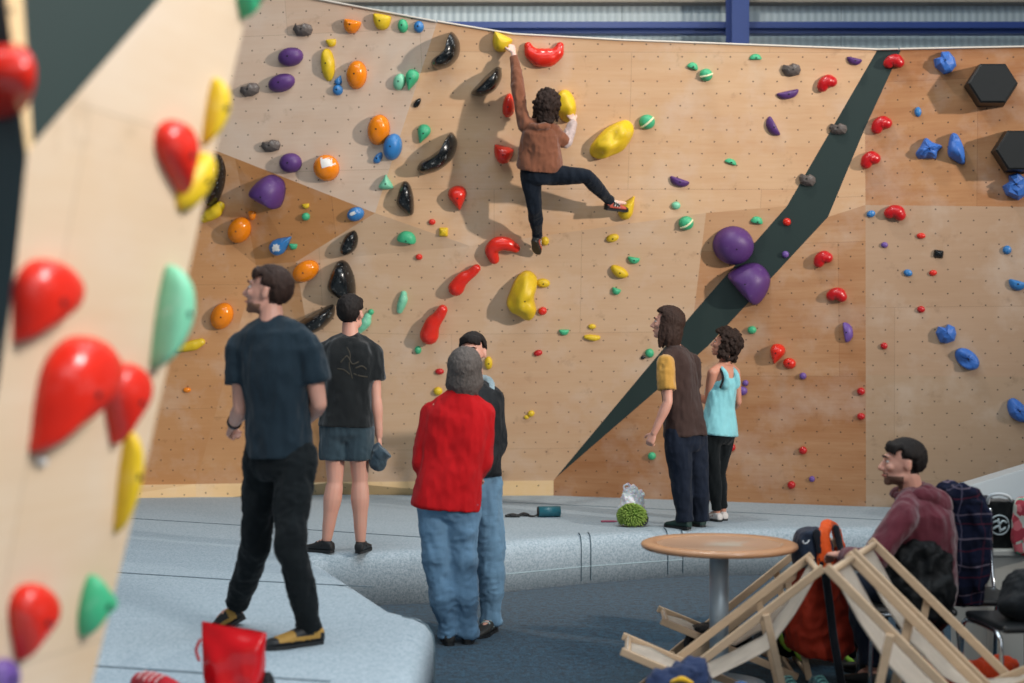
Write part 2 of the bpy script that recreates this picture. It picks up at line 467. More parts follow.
def m_mat():
    m, nt, b = newmat('mat_carpet'); co = coord(nt)
    t = tex(nt, 130, 3, co, rough=.8); t2 = tex(nt, 55, 3, co, rough=.7)
    st = tex(nt, 5, 4, co, sc3=(.35, 3.2, 1)); t3 = tex(nt, .9, 4, co)
    s = mth(nt, 'ADD', mth(nt, 'MULTIPLY', t, .5), mth(nt, 'MULTIPLY', t2, .5))
    c = ramp(nt, s, [(.38, srgb('#7A8D9A')), (.60, srgb('#BAC6CF'))])
    c = mix(nt, mth(nt, 'MULTIPLY', st, .35), c, srgb('#76878F'))
    c = mix(nt, mth(nt, 'MULTIPLY', t3, .3), c, srgb('#B6C4C8'))
    nt.links.new(c, b.inputs['Base Color']); b.inputs['Roughness'].default_value = .95; b.inputs['Specular IOR Level'].default_value = .15
    bump(nt, b, s, .45, .006); return m
MAT = m_mat()
mat = from_bm('crash_mat', bm, MAT)
tag(mat, 'large pale blue carpeted crash mat laid below the climbing wall', 'mat')
SEAM = m_plain('seam_thread', '#54656E', .9, .1)
def seam(pts, w=.018, z=MZ+.0015, name='seam'):
    bm = bmesh.new(); pts = [Vector(p) for p in pts]
    for a, b in zip(pts, pts[1:]):
        d = (b-a).normalized(); add_bar(bm, a, b, w, .003, bev=0)
    return from_bm(name, bm, SEAM, mat)
def sp(px, py): q = on_z(px, py, MZ); q.z = MZ+.0015; return q
seam([sp(60, 514), sp(250, 526), sp(432, 538)])
seam([sp(60, 569), sp(240, 580.5), sp(372, 587)])
seam([sp(60, 664), sp(205, 673.5), sp(330, 682)])
seam([V(-.56, 6.90, MZ+.0015), V(-.47, 6.82, MZ-.006), V(-.425, 6.77, MZ-.02), V(-.394, 6.74, MZ-.07), V(-.387, 6.72, MZ*.6), V(-.387, 6.72, .02)], .012)
seam([sp(480, 501), sp(620, 507.5), sp(760, 513.5), sp(900, 521), sp(1060, 528)], .014)
# upright joints and the stitched line on the mat's face
def face_pts(x, w=.0):
    ps = [Vector((q.x, q.y)) for q in (p2, p3, p3b)]
    for a, b in zip(ps, ps[1:]):
        if a.x <= x <= b.x:
            t = (x-a.x)/(b.x-a.x); y = lerp(a.y, b.y, t); return y
    return None
def upright(px0):
    Y = 10.2
    for _ in range(6):
        x = (px0-CX)*Y/F; Y = face_pts(x) or Y
    bm = bmesh.new(); prev = None
    n = Vector((.08, -1, 0)).normalized()
    pr = [(0, .02), (0, MZ*.72), (.012, MZ*.86), (.04, MZ*.95), (.085, MZ*.99), (.14, MZ), (.17, MZ)]
    pts = [Vector((x, Y, 0))-n*(i)+Vector((0, 0, z))+n*.002+Vector((0, 0, .0015)) for i, z in pr]
    for a, b in zip(pts, pts[1:]): add_bar(bm, a, b, .013, .005, up=Vector((1, 0, 0)), bev=0)
    return from_bm('seam', bm, SEAM, mat)
upright(581.5); upright(591); upright(668); upright(683)
bm = bmesh.new()
LINE = m_plain('stitch_thread', '#9FB4BA', .9, .1)
for a, b in ((p1, p2), (p2, p3), (p3, p3b)):
    add_bar(bm, a+V(.0, -.003, .13), b+V(0, -.003, .13), .004, .006, bev=0)
from_bm('stitching', bm, LINE, mat)

# ---------------------------------------------------------------- tall panel wall beside the camera
w = {}
def q(k, px, py, Y): w[k] = P(px, py, Y)
q('rt', 262, -60, 3.2); q('rt2', 248, 0, 3.2)
PM = Pl(P(248, 0, 3.25), P(92, 683, 3.25), P(27, 155, 2.65))
for k, px, py in (('t1', 166, -10), ('m_r0', 256, -30), ('m_r1', 198, 228), ('m_r2', 148, 455), ('m_r3', 38, 905), ('m_bl', -240, 905), ('m_l2', -30, 560), ('m_l1', 12, 300), ('m_l0', 27, 155), ('m_c', 33, 145), ('t0', 185, -30)):
    w[k] = PM.at(px, py)
w['n_t'] = P(21, -30, 2.6); w['n_c'] = w['m_c']
w['s_t'] = P(2, -30, 2.55)
w['l_a'] = P(-60, -30, 2.9); w['l_b'] = P(-240, 905, 2.75)
FW = [('pale', ['t0', 'm_r0', 'm_r1', 'm_r2', 'm_r3', 'm_bl', 'm_l2', 'm_l1', 'm_l0', 'm_c']),
      ('stripe', ['n_t', 't0', 'm_c']), ('kick', ['s_t', 'n_t', 'm_c', 'm_l0']), ('slate', ['l_a', 's_t', 'm_l0', 'm_l1', 'm_l2', 'l_b'])]
FM = {'pale': m_ply('birch_close', '#D9C6AE', '#C9A985', .7, hr=.006, holes=False), 'stripe': STRIPE, 'kick': PLY['kick'], 'slate': m_plain('slate_board', '#47585A', .6, .1, 4)}
fo = ['pale', 'stripe', 'kick', 'slate']
for k in list(w):
    if k in ('rt', 'rt2', 't1', 'n_c'): del w[k]
fme = facet_mesh('wall_left', w, FW, fo, FM, back=.35, backdir=Vector((-1, .45, 0)).normalized(), uvorigin=Vector((0, 3, 0)))
fwall = bpy.data.objects.new('wall_left', fme); COL.objects.link(fwall); struct(fwall, 'pale plywood climbing panel standing close by with a dark triangle')
BF = bvh_front(fme)
# ---------------------------------------------------------------- climbing holds
def m_hold(name, col, rough=.38, chalk=.25, dark=False):
    m, nt, b = newmat(name); c = srgb(col); co = coord(nt)
    t = tex(nt, 22, 4, co); base = mix(nt, t, tuple(x*.82 for x in c), tuple(min(1, x*1.1) for x in c))
    ch = tex(nt, 9 if not dark else 26, 5, co, rough=.8)
    s = N(nt, 'ShaderNodeSeparateColor'); nt.links.new(ramp(nt, ch, [(.58, (0, 0, 0)), (.7, (1, 1, 1))]), s.inputs[0])
    base = mix(nt, mth(nt, 'MULTIPLY', s.outputs[0], chalk), base, (.8, .8, .78))
    nt.links.new(base, b.inputs['Base Color']); b.inputs['Roughness'].default_value = rough
    bump(nt, b, tex(nt, 160, 2, co), .12, .003); return m
HM = {'red': m_hold('red_resin', '#D62A1B', .25, .1), 'crimson': m_hold('crimson_resin', '#BE171C', .3, .1), 'yellow': m_hold('yellow_resin', '#DDB91D', .5, .15),
      'orange': m_hold('orange_resin', '#E8820F', .2, .1), 'purple': m_hold('purple_resin', '#54306F', .5, .1), 'violet': m_hold('violet_resin', '#6A4C96', .5, .15),
      'green': m_hold('green_resin', '#3FAE7C', .5, .15), 'mint': m_hold('mint_resin', '#7CC9A4', .5, .35), 'blue': m_hold('blue_resin', '#2F78B8', .45, .35),
      'navy': m_hold('deep_blue_resin', '#386DBE', .5, .12), 'black': m_hold('black_resin', '#111416', .22, .42, True), 'grey': m_hold('grey_resin', '#5D5450', .8, .3),
      'dust': m_plain('chalk_dust', '#7F8A8E', .7, .5, 60), 'hexblack': m_plain('matt_black', '#070B0B', .5, .1), 'white': m_plain('chalk_white', '#DAD7D2', .9, .06)}
BOLT = m_plain('bolt_steel', '#2A2A2C', .45, .1, metal=.6)
def catmull(pts, sub=5):
    out = []; n = len(pts)
    for i in range(n):
        p0, p1, p2_, p3_ = pts[i-1], pts[i], pts[(i+1) % n], pts[(i+2) % n]
        for j in range(sub):
            t = j/sub; t2 = t*t; t3 = t2*t
            out.append(tuple(.5*((2*p1[k])+(p2_[k]-p0[k])*t+(2*p0[k]-5*p1[k]+4*p2_[k]-p3_[k])*t2+(3*p1[k]-p0[k]-3*p2_[k]+p3_[k])*t3) for k in (0, 1)))
    return out
T = {
 'oval': [(math.cos(a*math.pi/6)*.5, math.sin(a*math.pi/6)*.5) for a in range(12)],
 'drop': [(0, -.5), (-.13, -.36), (-.34, -.1), (-.47, .16), (-.36, .4), (0, .5), (.36, .4), (.47, .16), (.34, -.1), (.13, -.36)],
 'half': [(-.5, .3), (-.25, .36), (.25, .36), (.5, .3), (.44, -.1), (.2, -.42), (-.2, -.42), (-.44, -.1)],
 'tri': [(0, .5), (-.2, .2), (-.45, -.2), (-.45, -.42), (0, -.5), (.45, -.42), (.45, -.2), (.2, .2)],
 'rock': [(-.5, .05), (-.38, .38), (-.05, .32), (.1, .5), (.42, .35), (.5, 0), (.4, -.35), (.05, -.48), (-.3, -.42)],
 'block': [(-.5, .35), (-.4, .5), (.4, .42), (.5, .2), (.38, -.3), (.1, -.5), (-.2, -.45), (-.42, -.1)],
 'star': [(-.5, -.2), (-.32, .12), (-.14, .5), (.12, .30), (.5, .12), (.32, -.12), (.26, -.45), (-.02, -.42), (-.36, -.46)], 'shard': [(-.1, .5), (.25, .32), (.5, .05), (.12, -.22), (-.3, -.5), (-.38, -.1)],
 'leaf': [(-.5, -.12), (-.2, .16), (.2, .42), (.46, .5), (.5, .3), (.4, -.05), (.1, -.38), (-.25, -.4)],
 'boom': [(-.5, -.02), (-.38, .14), (-.1, .12), (.2, .18), (.42, .40), (.5, .34), (.46, -.02), (.2, -.36), (-.15, -.42), (-.42, -.26)],
 'kite': [(0, .5), (-.22, .38), (-.5, -.05), (-.4, -.25), (.1, -.5), (.35, -.45), (.4, 0), (.25, .38)],
 'horn': [(-.42, -.5), (-.5, -.1), (-.4, .35), (-.1, .5), (.35, .45), (.5, .2), (.3, .05), (.05, -.1), (.0, -.35), (-.15, -.5)],
 'wedge': [(-.5, -.2), (-.3, .15), (.05, .45), (.45, .5), (.5, .1), (.25, -.35), (-.1, -.5), (-.4, -.45)],
 'sack': [(.1, .5), (-.22, .36), (-.42, .05), (-.5, -.25), (-.15, -.45), (.25, -.5), (.46, -.32), (.36, -.05), (.42, .34)],
 'square': [(-.5, .4), (-.4, .5), (.4, .5), (.5, .4), (.5, -.4), (.4, -.5), (-.4, -.5), (-.5, -.4)],
}
# outlines whose centre is not inside are built as tubes: centre line points and radii in unit box
TT = {
 'crescent': ([(-.42, .42), (-.33, 0), (-.12, -.25), (.12, -.25), (.33, 0), (.42, .42)], [.15, .27, .36, .36, .27, .15]),
 'banana': ([(-.38, -.3), (-.12, -.12), (.15, .05), (.38, .32)], [.24, .34, .36, .26]),
 'arch': ([(-.3, -.36), (-.34, .0), (-.15, .2), (.12, .16), (.36, -.05)], [.17, .22, .24, .22, .15]),
 'bean': ([(-.26, -.10), (-.1, .08), (.12, .10), (.27, -.06)], [.34, .38, .40, .34]),
 'bone': ([(-.3, -.28), (-.08, 0), (.2, .16), (.38, .3)], [.24, .2, .15, .13]),
}
def surf(bv, px, py):
    d = (P(px, py, 1.0)-CAM).normalized()
    loc, n, i, dist = bv.ray_cast(CAM, d)
    if loc is None: raise RuntimeError(('no wall', px, py))
    if n.dot(d) > 0: n = -n
    return loc, n
def hold(bv, color, shape, px, py, wd, ht, ang, label, depth=.55, group=None, bolt=True, rough=0, base=None, chalk=None, size=None):
    loc, n = surf(bv, px, py)
    def proj(x, y):
        d = P(x, y, 1.0)-CAM; t = (loc-CAM).dot(n)/d.dot(n); return CAM+d*t
    ca, sa = math.cos(math.radians(ang)), math.sin(math.radians(ang))
    def loc2(ux, uy):
        x = ux*wd; y = uy*ht; return proj(px+x*ca-y*sa, py-(x*sa+y*ca))
    mper = (proj(px+1, py)-loc).length
    H = depth*min(wd, ht)*mper
    rnd = random.Random(int(px*131+py*17))
    bm = bmesh.new(); smooth = True
    origin = loc
    if shape in TT:
        pts, rad = TT[shape]; sc_ = min(wd, ht) if shape != 'crescent' else (wd+ht)/2*.75
        W = [loc2(*p)+n*(H*.25) for p in pts]
        add_tube(bm, W, [r*sc_*mper*1.25 for r in rad], seg=14, sub=5, up=n)
        bmesh.ops.scale(bm, vec=(1, 1, 1), verts=bm.verts)
        apex = loc2(*pts[len(pts)//2])+n*(H*.25+rad[len(pts)//2]*sc_*mper)
    elif shape == 'hex':
        o = [(math.cos(math.radians(a)), math.sin(math.radians(a))) for a in range(0, 360, 60)]
        r1 = [bm.verts.new(loc2(x*.54, y*.54*1.1)) for x, y in o]
        r2 = [bm.verts.new(loc2(x*.5, y*.5*1.1)+n*H) for x, y in o]
        r3 = [bm.verts.new(loc2(x*.455, y*.455*1.1)+n*(H+.012)) for x, y in o]
        for a, b in ((r1, r2), (r2, r3)):
            for i in range(6): bm.faces.new((a[i], a[(i+1) % 6], b[(i+1) % 6], b[i]))
        bm.faces.new(r3); bm.faces.new(r1[::-1]); smooth = False
        apex = loc+n*(H+.013)
    else:
        hard = shape in ('rock', 'star', 'square') or rough > 1
        ol = T[shape] if hard and shape != 'star' else catmull(T[shape], 3 if shape == 'star' else 4)
        cxo = sum(p[0] for p in ol)/len(ol); cyo = sum(p[1] for p in ol)/len(ol)
        rr = []
        K = 5 if hard else 8
        for k in range(K):
            t = k/(K-1)*.96*math.pi/2; rad = math.cos(t)**(.75 if not hard else .9); h = math.sin(t)
            ring = []
            for (x, y) in ol:
                p = loc2(cxo+(x-cxo)*rad, cyo+(y-cyo)*rad+ (.06*h))
                jit = (rnd.random()-.5)*(.16 if color == 'navy' else .06 if hard else 0)*H if k else 0
                ring.append(bm.verts.new(p+n*(H*h-(.004 if k == 0 else 0)+jit)))
            rr.append(ring)
        top = bm.verts.new(loc2(cxo, cyo+.06)+n*H*1.0)
        for a, b in zip(rr, rr[1:]):
            for i in range(len(ol)): bm.faces.new((a[i], a[(i+1) % len(ol)], b[(i+1) % len(ol)], b[i]))
        for i in range(len(ol)): bm.faces.new((rr[-1][i], rr[-1][(i+1) % len(ol)], top))
        bm.faces.new(rr[0][::-1]); smooth = not hard
        apex = loc2(cxo, cyo+.06)+n*H
        if rough and rough <= 1:
            for x in bm.verts:
                if x in rr[0]: continue
                x.co += n*nz(x.co, 9, px)*H*.6*rough
    for x in bm.verts: x.co -= origin
    o = from_bm('climbing_hold' if shape != 'hex' else 'wall_volume', bm, HM[color], None, smooth)
    o.location = origin
    tag(o, label, 'climbing hold' if shape != 'hex' else 'climbing volume', group)
    if bolt and max(wd, ht) >= 11:
        bb = bmesh.new(); c = apex-origin
        add_cyl(bb, c-n*.03, c+n*.0015, .0075 if max(wd, ht) < 60 else .008, 12)
        from_bm('bolt', bb, BOLT, o)
    if chalk and color not in ('black', 'purple'):
        ux, uy, cw = chalk
        # a patch of climbers' chalk, a thin skin following the hold
        cb = bmesh.new(); bv2 = BVHTree.FromPolygons([tuple(x.co) for x in o.data.vertices], [tuple(f.vertices) for f in o.data.polygons])
        grid = {}; G = 9
        for i in range(G+1):
            for j in range(G+1):
                a = (i/G-.5); b_ = (j/G-.5)
                if a*a+b_*b_ > .17*(1+1.1*nz((a*7, b_*7, px), 1)): continue
                p = loc2(ux+a*cw, uy+b_*cw*.8)-origin+n*.5
                hit = bv2.ray_cast(p, -n)
                if hit[0] is not None and (hit[0]).dot(n) > .003: grid[i, j] = cb.verts.new(hit[0]+hit[1]*.002 if hit[1].dot(n) > 0 else hit[0]+n*.002)
        for (i, j) in list(grid):
            if all(k in grid for k in ((i+1, j), (i+1, j+1), (i, j+1))):
                cb.faces.new((grid[i, j], grid[i+1, j], grid[i+1, j+1], grid[i, j+1]))
        if cb.faces: from_bm('chalk_patch', cb, HM['white'] if color != 'black' else HM['dust'], o, True, label='white chalk patch')
        else: cb.free()
    return o
H_ = [
 # colour, shape, px, py, w, h, angle, label, extras
 ('grey', 'rock', 303, 30, 20, 14, 0, 'small dark grey rocky hold above the two purple ovals', {}),
 ('purple', 'oval', 291, 57, 25, 19, 12, 'upper of the two purple oval holds stacked near the wall top', {}),
 ('purple', 'oval', 282, 83, 27, 18, 18, 'lower of the two purple oval holds stacked near the wall top', {}),
 ('grey', 'rock', 250, 90, 20, 14, 15, 'small dark grey rocky hold below and left of the stacked purple ovals', {}),
 ('orange', 'half', 352, 26, 17, 17, -12, 'small orange flat-topped hold just under the wall edge', {}),
 ('yellow', 'block', 382, 22, 18, 16, -5, 'yellow blocky hold just under the wall edge beside a flat-topped orange one', {}),
 ('yellow', 'oval', 328, 65, 14, 33, 4, 'long narrow yellow hold hanging under a small yellow chip', {'rough': .6}),
 ('yellow', 'block', 331.5, 43, 10, 8, 10, 'small yellow chip on top of the long narrow yellow hold', {}),
 ('blue', 'drop', 339, 80, 8, 10, 160, 'tiny blue chip touching a small round blue hold from above', {}),
 ('blue', 'oval', 338, 90, 10, 11, 0, 'small round blue hold left of the orange oval with the chalk streak', {}),
 ('orange', 'oval', 357, 75, 20, 29, -5, 'glossy orange oval hold beside the long narrow yellow hold', {}),
 ('green', 'oval', 403, 26, 10, 14, 5, 'small green hold next to a small blue one under the wall edge', {}),
 ('blue', 'oval', 419, 27, 10, 12, 0, 'small round blue hold next to a small green one under the wall edge', {}),
 ('mint', 'oval', 399.5, 82, 12, 17, -15, 'pale mint hold of the touching green pair', {}),
 ('green', 'drop', 411.5, 80, 14, 22, -15, 'bright green hold of the touching green pair', {}),
 ('black', 'boom', 446, 53, 38, 30, 42, 'black boomerang hold with chalk below the wall edge, nearer the corner', {'chalk': (.0, .0, .45), 'depth': 1.0}),
 ('black', 'leaf', 487, 84, 37, 24, 22, 'black blade hold just left of the raised arm of the climber', {'chalk': (.0, .0, .45), 'depth': 1.1}),
 ('black', 'wedge', 417, 103, 7, 10, -10, 'tiny black chip between the two black blade holds', {}),
 ('yellow', 'block', 501, 43, 20, 18, -20, 'yellow block gripped by the raised hand of the climber', {'depth': .9, 'bolt': False}),
 ('red', 'crescent', 544, 53, 38, 17, 0, 'red smile-shaped hold right beside the raised hand of the climber', {'depth': .7}),
 ('red', 'wedge', 508, 106, 15, 22, 20, 'red hold half hidden behind the sleeve of the climber', {'depth': .8}),
 ('red', 'block', 503, 154.5, 20, 18, -10, 'red hold beside the waist of the climber', {'depth': .8}),
 ('yellow', 'oval', 566, 106, 20, 33, 8, 'big yellow hold beside the curly head of the climber', {'depth': .9, 'rough': .5, 'bolt': False}),
 ('grey', 'rock', 271, 146, 20, 13, 5, 'small dark grey rocky hold beside the purple dome over the seam', {}),
 ('purple', 'oval', 291, 163, 22, 20, 0, 'small purple dome hold above the slanted seam', {}),
 ('purple', 'half', 271, 190, 33, 34, 150, 'large purple pointed hold just below the slanted seam', {'depth': .7, 'chalk': (.1, -.3, .3)}),
 ('orange', 'oval', 327, 168, 25, 27, 15, 'round orange hold half white with chalk', {'chalk': (.18, .2, .7)}),
 ('yellow', 'block', 306, 206, 7, 5, 10, 'tiny yellow chip above a tiny green knob', {}),
 ('green', 'oval', 306, 216.5, 8, 8, 0, 'tiny green knob below a tiny yellow chip', {}),
 ('yellow', 'banana', 213, 212, 24, 14, 12, 'yellow ridge hold beside the black boomerang by the close panel', {}),
 ('black', 'boom', 216, 180, 52, 22, 78, 'slim black boomerang hold peeking past the close panel', {'depth': .9}),
 ('orange', 'oval', 240, 230, 22, 27, -25, 'orange oval hold with a tiny orange nub at its top', {}),
 ('orange', 'block', 252.5, 215.5, 7, 9, 0, 'tiny orange nub at the top of an orange oval', {}),
 ('orange', 'oval', 379, 130, 22, 31, -8, 'glossy orange oval hold beside the speckled blue egg', {}),
 ('blue', 'oval', 393, 147, 18, 27, -10, 'speckled blue egg hold next to an orange oval', {'depth': .7}),
 ('blue', 'wedge', 378, 158, 9, 11, 0, 'tiny blue chip beside the speckled blue egg hold', {}),
 ('mint', 'tri', 386, 182, 15, 15, 0, 'pale mint triangular hold above the seam', {}),
 ('green', 'drop', 423, 134, 14, 20, -20, 'green teardrop hold between the blue egg and the black crescent', {}),
 ('black', 'boom', 438, 155.5, 50, 30, 34, 'long black crescent hold dusted with chalk', {'depth': .9, 'chalk': (0, .1, .6)}),
 ('black', 'kite', 406, 198, 19, 34, 3, 'upright black kite hold above the small mint one', {'depth': .8, 'chalk': (.1, 0, .4)}),
 ('red', 'drop', 458, 198, 20, 25, 8, 'red heart-like hold below the long black crescent', {'depth': .7}),
 ('blue', 'oval', 356, 214, 17, 14, 20, 'small blue egg hold at the tip of the dark triangle panel', {'chalk': (0, .15, .5)}),
 ('blue', 'drop', 282, 244, 17, 24, 128, 'blue and white drop hold touching a tiny green chip', {'chalk': (0, .1, .6)}),
 ('green', 'block', 293.5, 246.5, 8, 6, 0, 'tiny green chip touching the blue and white drop hold', {}),
 ('black', 'wedge', 349, 243, 21, 20, 20, 'small black pointed hold above the big black drop', {'depth': .6, 'chalk': (.2, 0, .4)}),
 ('orange', 'oval', 306, 271, 28, 20, 30, 'orange oval hold with a fin, right of the head in navy shirt', {}),
 ('black', 'kite', 343, 281, 30, 42, 5, 'big black drop hold above the head of the man in black', {'depth': .7, 'chalk': (.15, .0, .4)}),
 ('black', 'leaf', 314, 321, 46, 26, 10, 'black blade hold between the navy and the black T-shirt', {'depth': .9, 'chalk': (.1, .0, .4)}),
 ('orange', 'oval', 222, 316, 22, 28, -28, 'orange oval hold in front of the face of the man in navy', {}),
 ('yellow', 'banana', 190, 345, 30, 12, -2, 'thin yellow rail hold beside the elbow-high orange chip', {}),
 ('mint', 'banana', 364, 323, 18, 12, 30, 'mint ridge hold touching the neck of the man in black', {}),
 ('green', 'oval', 371, 312, 6, 6, 0, 'tiny green chip over the mint ridge hold', {}),
 ('orange', 'oval', 187, 390, 8, 5, 0, 'tiny orange chip low on the amber panel', {}),
 ('mint', 'banana', 402, 302, 21, 10, 55, 'mint ridge hold right of the man in black, standing upright', {}),
 ('green', 'half', 407, 237, 19, 13, 170, 'green cap hold below the upright black kite', {}),
 ('red', 'oval', 432, 222, 7, 6, 0, 'tiny red chip next to the small yellow square', {}),
 ('yellow', 'square', 443.5, 232, 9, 9, 0, 'small yellow square hold next to a tiny red chip', {'bolt': False}),
 ('red', 'oval', 419, 257, 7, 6, 0, 'tiny red chip under the green cap hold', {}),
 ('red', 'arch', 503, 247, 34, 25, 8, 'topmost of the three red jug holds, just left of the lower foot', {'depth': .8}),
 ('red', 'bone', 465, 277, 34, 27, 10, 'middle of the three red jug holds', {'depth': .8}),
 ('red', 'bone', 435, 321, 32, 32, 22, 'lowest of the three red jug holds', {'depth': .8}),
 ('red', 'oval', 431, 339.5, 6, 4, 0, 'tiny red chip under the lowest red jug', {}),
 ('green', 'oval', 418, 350, 7, 8, 0, 'tiny green knob under the lowest red jug', {}),
 ('crimson', 'oval', 439.5, 371.5, 9, 6, 0, 'small dark red chip above the shoulder in red fleece', {}),
 ('yellow', 'sack', 523, 294, 31, 48, -4, 'big yellow hold beneath the climber with a nub at its side', {'depth': .8, 'rough': .4}),
 ('yellow', 'oval', 543, 283, 14, 9, -5, 'yellow nub at the side of the big yellow hold', {}),
 ('red', 'oval', 542.5, 311, 9, 8, 20, 'small red knob below the big yellow hold and its nub', {}),
 ('crimson', 'oval', 538, 353, 9, 6, 15, 'small dark red chip in the empty middle of the wall', {}),
 ('green', 'half', 564, 332, 10, 7, 0, 'small green cap hold in the middle of the wall', {}),
 ('yellow', 'oval', 592, 326.5, 8, 5, 0, 'tiny yellow chip above a small yellow bar', {}),
 ('yellow', 'banana', 592, 337, 15, 7, -25, 'small yellow bar under a tiny yellow chip', {}),
 ('yellow', 'oval', 612.5, 238, 13, 8, 15, 'small yellow knob under the outstretched foot', {}),
 ('yellow', 'wedge', 619, 271, 17, 13, -60, 'small yellow wedge below a small yellow knob', {}),
 ('green', 'half', 633.5, 260, 12, 8, -10, 'small green cap hold beside the yellow wedge', {}),
 ('green', 'half', 616, 291, 9, 8, -20, 'small green cap hold under the yellow wedge', {}),
 ('yellow', 'oval', 438, 391, 9, 8, 0, 'small yellow knob at the collar of the red fleece', {}),
 ('yellow', 'oval', 488.5, 363, 8, 13, 0, 'small pale yellow hold beside the ear of the man in black jacket', {}),
 ('yellow', 'oval', 531, 413.5, 7, 6, 20, 'tiny yellow knob with a yellow chip at its side', {}),
 ('yellow', 'oval', 526.5, 417, 5, 4, 0, 'tiny yellow chip stuck to a tiny yellow knob', {}),
 ('yellow', 'wedge', 611, 140, 48, 32, 12, 'big yellow wing hold right of the climber', {'depth': .5, 'rough': .9}),
 ('yellow', 'drop', 628, 207, 15, 26, 150, 'yellow hold under the outstretched foot of the climber', {'depth': .8, 'bolt': False}),
 ('yellow', 'oval', 545, 241, 8, 9, 0, 'small yellow foothold under the lower foot of the climber', {'bolt': False}),
 ('green', 'oval', 647, 122, 16, 15, 0, 'round green split hold beside the big yellow wing', {'slot': 40}),
 ('green', 'half', 693, 66, 11, 8, 160, 'small green chip up and left of a green split hold', {}),
 ('green', 'oval', 706, 75, 13, 13, 0, 'round green split hold high beside a small green chip', {'slot': 15}),
 ('green', 'half', 755.5, 57, 12, 7, 180, 'small green chip high near the blue column', {}),
 ('grey', 'rock', 791, 70, 20, 14, 0, 'grey rocky hold above the purple rail', {}),
 ('purple', 'half', 788, 94.5, 22, 10, 12, 'purple half-round hold under a grey rock, lying flat', {}),
 ('purple', 'half', 772, 127, 21, 11, -62, 'purple half-round hold standing on end', {}),
 ('purple', 'half', 854, 61, 15, 9, -12, 'purple half-round hold near the top of the dark stripe', {}),
 ('crimson', 'bean', 826, 83, 19, 13, 25, 'red bean hold left of the dark stripe near its top', {'depth': .8}),
 ('grey', 'rock', 838, 129, 19, 12, -5, 'upper grey rocky hold on the dark stripe', {}),
 ('grey', 'rock', 807, 180, 18, 13, -15, 'lower grey rocky hold on the edge of the dark stripe', {}),
 ('purple', 'half', 679, 182, 20, 10, -18, 'purple half-round hold right of the outstretched foot', {}),
 ('green', 'half', 731, 161.5, 12, 6, 160, 'small green chip halfway between purple half-rounds', {}),
 ('mint', 'oval', 676, 205.5, 9, 8, 0, 'tiny mint knob above the low green split hold', {}),
 ('green', 'oval', 686, 223, 15, 14, 0, 'green split hold under a tiny mint knob', {'slot': 35}),
 ('green', 'half', 757, 220, 12, 8, 170, 'small green chip left of the dark stripe, over the big purple domes', {}),
 ('red', 'oval', 787, 222, 8, 8, 0, 'tiny red knob in the middle of the dark stripe', {}),
 ('violet', 'oval', 785.5, 254.5, 7, 7, 0, 'tiny violet knob on the lower edge of the dark stripe', {}),
 ('purple', 'oval', 733, 245, 41, 38, 0, 'big purple dome left of the dark stripe', {'depth': .55, 'chalk': (.32, -.2, .3)}),
 ('purple', 'half', 752, 281, 42, 40, 132, 'big purple dome overlapping the dark stripe', {'depth': .55, 'chalk': (-.1, .35, .4)}),
 ('crimson', 'bean', 823, 259, 18, 13, 25, 'red bean hold right of the dark stripe, level with a black square', {'depth': .8}),
 ('crimson', 'bean', 837, 295, 19, 13, -10, 'red bean hold alone above the violet half-round', {'depth': .8}),
 ('crimson', 'bean', 894, 62, 19, 13, 0, 'red bean hold at the very top of the dark stripe', {'depth': .8}),
 ('crimson', 'bean', 881, 125, 20, 14, 25, 'upper red bean hold between stripe and blue star', {'depth': .8}),
 ('crimson', 'bean', 870, 160, 18, 14, 25, 'red bean hold beside the bend of the dark stripe, under another red bean', {'depth': .8}),
 ('crimson', 'bean', 895, 213, 20, 14, -15, 'red bean hold just below the horizontal panel joint', {'depth': .8}),
 ('blue', 'oval', 918, 112, 7, 10, 0, 'tiny blue knob under the notched blue hold', {}),
 ('navy', 'rock', 945, 63, 22, 23, 30, 'notched blue hold left of the upper black hexagon', {'depth': .6, 'rough': .5}),
 ('navy', 'star', 929, 149, 27, 22, 0, 'spiky blue star-shaped hold', {'depth': .6}),
 ('navy', 'kite', 956, 149, 18, 32, 12, 'tall angular blue hold right of the blue star', {'depth': .8, 'rough': 1}),
 ('navy', 'rock', 1016, 187, 26, 27, 45, 'rough blue hold below the lower black hexagon', {'depth': .7, 'rough': .5}),
 ('blue', 'oval', 871, 214, 9, 7, 20, 'tiny blue knob left of the red bean under the joint', {}),
 ('violet', 'oval', 884.5, 245, 7, 6, 0, 'tiny violet knob left of the black square', {}),
 ('red', 'oval', 921, 236, 9, 6, 0, 'tiny red chip above the black square', {}),
 ('black', 'square', 938.5, 254, 10, 8, -8, 'small black square hold', {'bolt': False}),
 ('blue', 'oval', 1007, 250, 9, 9, 0, 'small round blue knob right of the black square', {}),
 ('blue', 'oval', 908, 273, 9, 7, -15, 'tiny blue knob beside a tiny red chip under the black square', {}),
 ('red', 'oval', 933, 273, 8, 6, 10, 'tiny red chip beside a tiny blue knob under the black square', {}),
 ('blue', 'half', 1017, 285, 18, 12, -15, 'blue half-round hold at the edge of the wall', {}),
 ('crimson', 'oval', 921, 309.5, 8, 7, 0, 'small dark red knob above the crumpled blue holds', {}),
 ('navy', 'rock', 946, 334, 21, 20, 0, 'crumpled blue hold above the ridged blue oval', {'depth': .6}),
 ('navy', 'oval', 967, 359, 28, 18, -38, 'ridged blue oval under the crumpled blue hold', {'depth': .6, 'rough': 1}),
 ('crimson', 'oval', 884, 346, 7, 7, 0, 'small dark red knob left of the crumpled blue hold', {}),
 ('crimson', 'oval', 861, 391.5, 8, 8, 0, 'upper of two small dark red knobs on the upright joint', {}),
